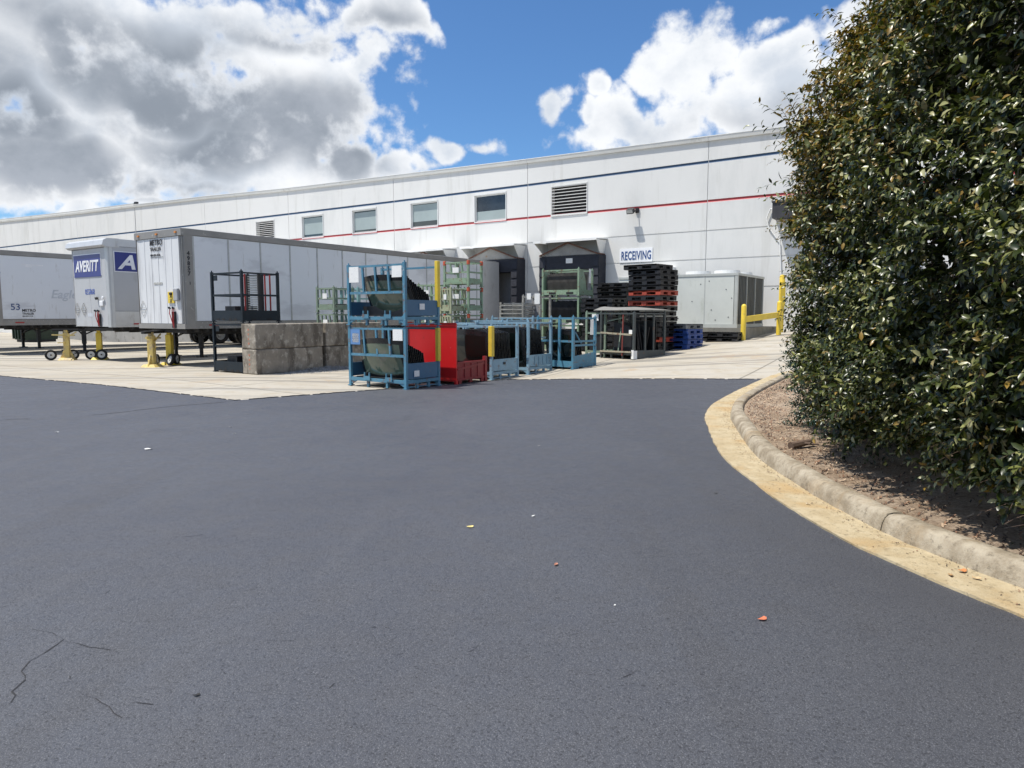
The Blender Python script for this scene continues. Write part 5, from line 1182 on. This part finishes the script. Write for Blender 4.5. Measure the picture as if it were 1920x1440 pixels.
def hedge(C, a, b, cu, cd_, nshoot, zmin, leafL, leafW, seed, keep=None, per=15, spread=(.20, .42), flag=0):
    g = np.random.default_rng(seed); C = np.array(C)
    m = nshoot*8; q = np.stack([g.uniform(-1, 1, m)*a, g.uniform(-1, 1, m)*b, g.uniform(-cd_, cu, m)], 1); d = unit(q*1.0)
    # spread evenly over a box-like body: pick directions through points of the bounding box
    face = g.integers(0, 3, m); s = np.where(g.random(m) < .5, -1, 1.)
    q = np.stack([np.where(face == 0, s*a, g.uniform(-a, a, m)), np.where(face == 1, s*b, g.uniform(-b, b, m)), np.where(face == 2, np.where(s > 0, cu, -cd_), g.uniform(-cd_, cu, m))], 1); d = unit(q)
    r = super_pt(d, C, a, b, cu, cd_); P = C+d*r[:, None]
    ok = P[:, 2] > zmin
    if keep is not None: ok &= keep(P, g)
    P = P[ok][:nshoot]; d = d[ok][:nshoot]; r = r[ok][:nshoot]; n = len(P)
    # surface normals
    e = 1e-3
    def F(p): x = np.abs((p-C)[:, 0])/a; y = np.abs((p-C)[:, 1])/b; z = np.abs((p-C)[:, 2])/np.where((p-C)[:, 2] > 0, cu, cd_); return (x**3+y**3)**(2.5/3)+z**2.5
    Nn = unit(np.stack([F(P+np.array(v)*e)-F(P-np.array(v)*e) for v in ((1, 0, 0), (0, 1, 0), (0, 0, 1))], 1))
    lump = np.array([mnoise.noise(Vector(p)*1.1)*.24+mnoise.noise(Vector(p)*2.4)*.32+mnoise.noise(Vector(p)*5.5)*.08-.08 for p in P.tolist()])
    depth = g.random(n)**1.6*.42
    P0 = P+Nn*(lump-depth)[:, None]-Nn*.05
    return P, P0, Nn, depth, lump, g
def shoots_to_leaves(P0, Nn, g, L, per, leafL, leafW, up=.35, droop=.9, tipbrown=0, var0=None, wid=1):
    n = len(P0); dir0 = unit(Nn*.75+g.normal(0, .42, (n, 3))+np.array([0, 0, up])); T = []
    LP = []; LA = []; LN = []; LL = []; LW = []; LV = []
    side0 = unit(np.cross(dir0, np.array([0, 0, 1.])+g.normal(0, .25, (n, 3)))); v_s = g.random(n)
    for k in range(per):
        t = (k+.6)/per; pos = P0+dir0*(L*t)[:, None]+np.array([0, 0, -1.])*(L*t*t*.28)[:, None]
        ang = k*2.4; perp = side0*math.cos(ang)+unit(np.cross(dir0, side0))*math.sin(ang)
        ax = unit(dir0*.55+perp*.75+g.normal(0, .22, (n, 3))+np.array([0, 0, -droop*.45])); nn = unit(np.array([0, 0, 1.])*.8+Nn*.6+g.normal(0, .42, (n, 3)))
        sz = (1-.45*t**2)*g.uniform(.75, 1.2, n); LP.append(pos); LA.append(ax); LN.append(nn); LL.append(leafL*sz); LW.append(leafW*sz*g.uniform(.85, 1.15, n)*wid)
        v = g.random(n)*.80; flip = g.random(n) < .16; v = np.where(flip, g.uniform(.76, .88, n), v*.92)
        if tipbrown is not None: v = np.where(g.random(n) < tipbrown*(.35+.65*t), g.uniform(.9, 1, n), v)
        LV.append(v)
        T.append(pos)
    return [np.concatenate(x) for x in (LP, LA, LN, LL, LW, LV)], T
def twig_mesh(T, P0, every, r, name, mat, parent):
    n = len(P0); sel = np.arange(0, n, every); v = []; f = []
    pts = [P0[sel]]+[T[k][sel] for k in range(0, len(T), 4)]+[T[-1][sel]]; K = len(pts)
    pts = [np.column_stack([q[:, 0]+(np.minimum(q[:, 1]-8.5, 0)*HSH if parent is hroot else 0), q[:, 1], q[:, 2]]) for q in pts]
    off = [np.array([r, 0, 0]), np.array([-r*.5, r*.86, 0]), np.array([-r*.5, -r*.86, 0])]
    for i in range(len(sel)):
        b = len(v)
        for k in range(K):
            for o in off: v.append(tuple(pts[k][i]+o*(1-.6*k/K)))
        for k in range(K-1):
            for j in range(3): jj = (j+1) % 3; f.append([b+k*3+j, b+k*3+jj, b+k*3+3+jj, b+k*3+3+j])
    me = bpy.data.meshes.new(name); me.from_pydata(v, [], f); me.materials.append(mat); o = bpy.data.objects.new(name, me); COL.objects.link(o); o.parent = parent; o['kind'] = 'stuff'; return o
HSH = .095
HC = (5.05, 5.3, 2.45); HA, HB, HU, HD = 2.05, 3.95, 2.78, 2.75
hroot = empty('hedge', (0, 0, 0), 0, 'tall dense evergreen hedge with silvery green leaves, overhanging the kerb on the right', 'hedge')
def keep(P, g):      # fewer shoots on the sides turned away from the yard
    w_ = np.where((P[:, 0] < 4.9) | (P[:, 1] > 8), 1.0, .38); w_ = np.where((P[:, 1] < 2.8), .35, w_)
    hole = np.array([mnoise.noise(Vector(p)*1.7+Vector((9, 3, 5))) for p in P.tolist()]); low = np.clip((1.3-P[:, 2])/1.2, 0, 1)
    return (g.random(len(P)) < w_) & ((hole > -.24+.12*low) | (g.random(len(P)) < .08))
P, P0, Nn, dep, lump, g = hedge(HC, HA, HB, HU, HD, 12500, .24, .066, .027, 21, keep)
L = g.uniform(.16, .38, len(P0)); topw = np.clip((P[:, 2]-3.2)/2, 0, 1)
brown = np.clip((.06+.95*np.clip((P[:, 2]-1.8)/1.8, 0, 1)*np.clip((P[:, 1]-4.6)/3, 0, 1)), 0, .85)
parts = []
lv, T = shoots_to_leaves(P0, Nn, g, L, 14, .080, .035, tipbrown=brown)
parts.append(lv); twig_mesh(T, P0, 3, .0035, 'twig', m_twig, hroot)
# long leading shoots at the top and the far end
sel = np.where((P[:, 2] > 2.3) & (P[:, 0] < 4.9) & (P[:, 1] > 6.3) & (dep < .22))[0]; sel = g.choice(sel, min(210, len(sel)), replace=False)
pz = P0[sel]+Nn[sel]*.05; nl = unit(Nn[sel]*.6+np.array([-.55, .15, .75])); Ls = g.uniform(.35, .80, len(sel))*np.clip(.45+.3*(P[sel][:, 2]-2), .5, 1)
dirn = nl
lv2, T2 = shoots_to_leaves(pz, nl, g, Ls, 15, .095, .034, up=.25, tipbrown=.5); parts.append(lv2); twig_mesh(T2, pz, 1, .004, 'twig', m_twig, hroot)
# inner foliage, so the body is dense
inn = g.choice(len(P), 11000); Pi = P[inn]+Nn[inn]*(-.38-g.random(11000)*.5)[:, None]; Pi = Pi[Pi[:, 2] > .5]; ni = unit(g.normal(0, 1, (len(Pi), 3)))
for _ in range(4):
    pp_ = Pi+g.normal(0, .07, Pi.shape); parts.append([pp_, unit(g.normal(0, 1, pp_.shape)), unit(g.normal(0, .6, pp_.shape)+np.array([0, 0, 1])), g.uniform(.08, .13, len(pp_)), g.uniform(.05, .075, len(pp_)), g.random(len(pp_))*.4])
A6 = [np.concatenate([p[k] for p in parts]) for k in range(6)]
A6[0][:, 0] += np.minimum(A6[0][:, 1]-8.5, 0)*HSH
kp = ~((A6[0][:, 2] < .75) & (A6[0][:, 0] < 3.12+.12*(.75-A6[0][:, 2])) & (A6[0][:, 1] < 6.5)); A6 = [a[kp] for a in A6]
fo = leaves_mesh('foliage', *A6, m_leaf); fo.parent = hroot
# stems
mb = MB(); sr = random.Random(2)
for k in range(12):
    mb = MB()
    x, y = sr.uniform(4.3, 5.6), sr.uniform(2.4, 7.8); z = zg(x, y)+.05; p = Vector((x, y, z)); 
    for j in range(3):
        q = p; d = Vector((sr.uniform(-.25, .4), sr.uniform(-.4, .3), 1)).normalized(); r = .04
        for i in range(5): nx_ = q+d*.55; mb.tube(q, nx_, r, 7, r*.8, cap=False); q = nx_; r *= .78; d = (d+Vector((sr.uniform(-.2, .25), sr.uniform(-.2, .2), .15))).normalized()
    mb.build('trunk', m_twig, hroot)
print('hedge leaves', len(A6[0]))
# darker glossy shrub at the far foot of the hedge
sroot = empty('shrub', (0, 0, 0), 0, 'low dark glossy-leaved shrub growing at the far left foot of the tall hedge', 'shrub')
SC = (4.28, 8.75, .62)
def keep2(P, g): return (P[:, 0] < 4.6) | (g.random(len(P)) < .3)
P, P0, Nn, dep, lump, g = hedge(SC, .62, .75, .95, .62, 1500, .16, .04, .018, 5, keep2)
P0 = P0+Nn*.12
lv, T = shoots_to_leaves(P0, Nn, g, g.uniform(.10, .26, len(P0)), 11, .045, .021, up=.5, droop=.3, tipbrown=0); A = lv
fo = leaves_mesh('foliage', *A, m_leafd); fo.parent = sroot; twig_mesh(T, P0, 2, .003, 'twig', m_twig, sroot)
# a low sprig reaching over the soil
mb = MB()
for k in range(5): mb.tube((4.2+k*.05, 8.7, .1), (4.1+k*.09, 8.6+k*.08, .7), .012, 6, .006)
mb.build('trunk', m_twig, sroot)
# bark chips and dry needles on the bed, a few fallen branches
mb = MB(); cr_ = random.Random(8); BP = offset(PATH, SG*.24)
for i in range(9000):
    q = BP[cr_.randrange(0, len(BP)-8)]; nrm = Vector((5.2, 7))-q; q = q+nrm.normalized()*(abs(cr_.gauss(0, .55)))
    if not (1.5 < q.y < 16.5 and q.x < 7.5): continue
    z = zg(q.x, q.y)+.098; a = cr_.uniform(0, 3.14); l = cr_.uniform(.012, .05); w_ = cr_.uniform(.004, .014); dx, dy = math.cos(a)*l/2, math.sin(a)*l/2; wx, wy = -math.sin(a)*w_/2, math.cos(a)*w_/2; h = cr_.uniform(.002, .02)
    b = len(mb.v); mb.v += [(q.x-dx-wx, q.y-dy-wy, z), (q.x+dx-wx, q.y+dy-wy, z+h), (q.x+dx+wx, q.y+dy+wy, z+h+.003), (q.x-dx+wx, q.y-dy+wy, z+.003)]; mb.f.append([b, b+1, b+2, b+3]); mb.mi.append(i % 3)
o = mb.build('bark_mulch', [M('chip_brown', (.20, .11, .065), .9, var=.3), M('chip_tan', (.42, .31, .21), .9, var=.3), M('chip_dark', (.06, .04, .03), .9, var=.3)], None); tag(o, 'loose bark chips and dry needles covering the soil of the bed', 'mulch', kind='stuff')
p = gp(1505, 856); mb = MB(); mb.tube((-.16, -.05, .13), (.16, .10, .16), .045, 8, .03).tube((.0, .02, .15), (.15, -.06, .15), .02, 7, .01); o = mb.build('wood_piece', m_twig, None, loc=(p.x, p.y, p.z)); tag(o, 'short piece of grey wood lying at the edge of the bed by the kerb', 'wood')

mb = MB(); gd = random.Random(18); GP = offset(PATH, 0); nrmI = offset(PATH, -SG*1.0)
for i in range(2600):
    k_ = gd.randrange(12, len(PATH)-10); q = GP[k_].lerp(nrmI[k_], abs(gd.gauss(0, .07)) if gd.random() < .7 else gd.uniform(0, .5)); q = q+Vector((gd.uniform(-.06, .06), gd.uniform(-.06, .06)))
    z = zg(q.x, q.y)+.028; a = gd.uniform(0, 3.14); l = gd.uniform(.004, .018); w_ = gd.uniform(.003, .008); dx, dy = math.cos(a)*l/2, math.sin(a)*l/2; wx, wy = -math.sin(a)*w_/2, math.cos(a)*w_/2
    b = len(mb.v); mb.v += [(q.x-dx-wx, q.y-dy-wy, z), (q.x+dx-wx, q.y+dy-wy, z+.002), (q.x+dx+wx, q.y+dy+wy, z+.004), (q.x-dx+wx, q.y-dy+wy, z+.003)]; mb.f.append([b, b+1, b+2, b+3]); mb.mi.append(i % 2)
o = mb.build('gutter_grit', [MATS['chip_brown'], MATS['chip_dark']], None); tag(o, 'fine brown grit and leaf crumbs gathered along the foot of the kerb', 'grit', kind='stuff')
# ---------------------------------------------------------------- litter on the asphalt
def litter(px, py, L_, col, label, cat, name, rot, grp, z=.014):
    p = gp(px, py); lr = random.Random(int(px)); m = M(name+'_'+cat.replace(' ', '_')+str(int(px)), col, .8, var=.15, scale=40); mb = MB(); n = 7; ring = []
    for i in range(n):
        a = 6.283*i/n; r = L_*.5*(1 if i % 2 else lr.uniform(.55, .85)); ring.append((r*math.cos(a)*1.25, r*math.sin(a)*.62, .002+lr.uniform(0, L_*.22)))
    mb.v = ring+[(0, 0, .004)]; mb.f = [[i, (i+1) % n, n] for i in range(n)]; mb.mi = [0]*n
    o = mb.build(name, m, None, loc=(p.x, p.y, p.z+z), rotz=rot); s = o.modifiers.new('t', 'SOLIDIFY'); s.thickness = .0015; tag(o, label, cat, grp)
FL = 'fallen leaves on the asphalt'; PB_ = 'pale bits of litter on the asphalt'
litter(1430, 1167, .055, (.55, .16, .08), 'small orange-red dry leaf on the asphalt at the lower right', 'leaf', 'fallen_leaf', .5, FL)
litter(882, 992, .050, (.60, .50, .20), 'yellowish dry leaf on the asphalt near the centre of the picture', 'leaf', 'fallen_leaf', .2, FL)
litter(1043, 1063, .045, (.40, .18, .12), 'reddish brown leaf on the asphalt below the centre', 'leaf', 'fallen_leaf', 1.2, FL)
litter(1000, 971, .035, (.75, .75, .72), 'tiny white scrap on the asphalt right of the yellowish leaf', 'litter', 'paper_scrap', .9, PB_)
litter(1153, 1140, .018, (.75, .75, .72), 'tiny white speck on the asphalt between the red and brown leaves', 'litter', 'paper_scrap', .9, PB_)
litter(278, 845, .09, (.72, .72, .70), 'flat white scrap on the asphalt left of the yard corner', 'litter', 'paper_scrap', .1, PB_)
litter(107, 813, .05, (.78, .78, .76), 'small round white scrap on the far left asphalt', 'litter', 'paper_scrap', .4, PB_)
litter(432, 803, .04, (.78, .78, .76), 'upper of two white specks below the concrete corner', 'litter', 'paper_scrap', .4, PB_)
litter(440, 815, .04, (.78, .78, .76), 'lower of two white specks below the concrete corner', 'litter', 'paper_scrap', .7, PB_)
litter(1010, 838, .03, (.70, .68, .62), 'pale speck on the asphalt in the middle distance', 'litter', 'paper_scrap', .7, PB_)
litter(1805, 1080, .06, (.50, .20, .07), 'orange leaf lying in the gutter at the lower right', 'leaf', 'fallen_leaf', .3, FL, .03)
litter(1782, 1088, .05, (.36, .22, .10), 'brown leaf in the gutter beside the orange one', 'leaf', 'fallen_leaf', 1.3, FL, .03)
litter(1830, 1094, .05, (.50, .36, .20), 'tan leaf in the gutter right of the orange one', 'leaf', 'fallen_leaf', 2.3, FL, .03)
litter(1515, 952, .04, (.60, .52, .38), 'pale curled leaf in the gutter at mid kerb', 'leaf', 'fallen_leaf', 2.3, FL, .03)
litter(1440, 890, .03, (.10, .06, .04), 'dark leaf at the outer edge of the gutter', 'leaf', 'fallen_leaf', 2.3, FL, .03)
litter(1342, 928, .035, (.03, .03, .03), 'black scrap on the asphalt left of the gutter bend', 'litter', 'paper_scrap', 0, PB_)
litter(370, 1310, .03, (.02, .02, .02), 'small black stone chip on the asphalt at the lower left', 'litter', 'paper_scrap', .6, PB_)
scn.cycles.max_bounces = 6; scn.cycles.diffuse_bounces = 3; scn.cycles.glossy_bounces = 3; scn.cycles.transparent_max_bounces = 6
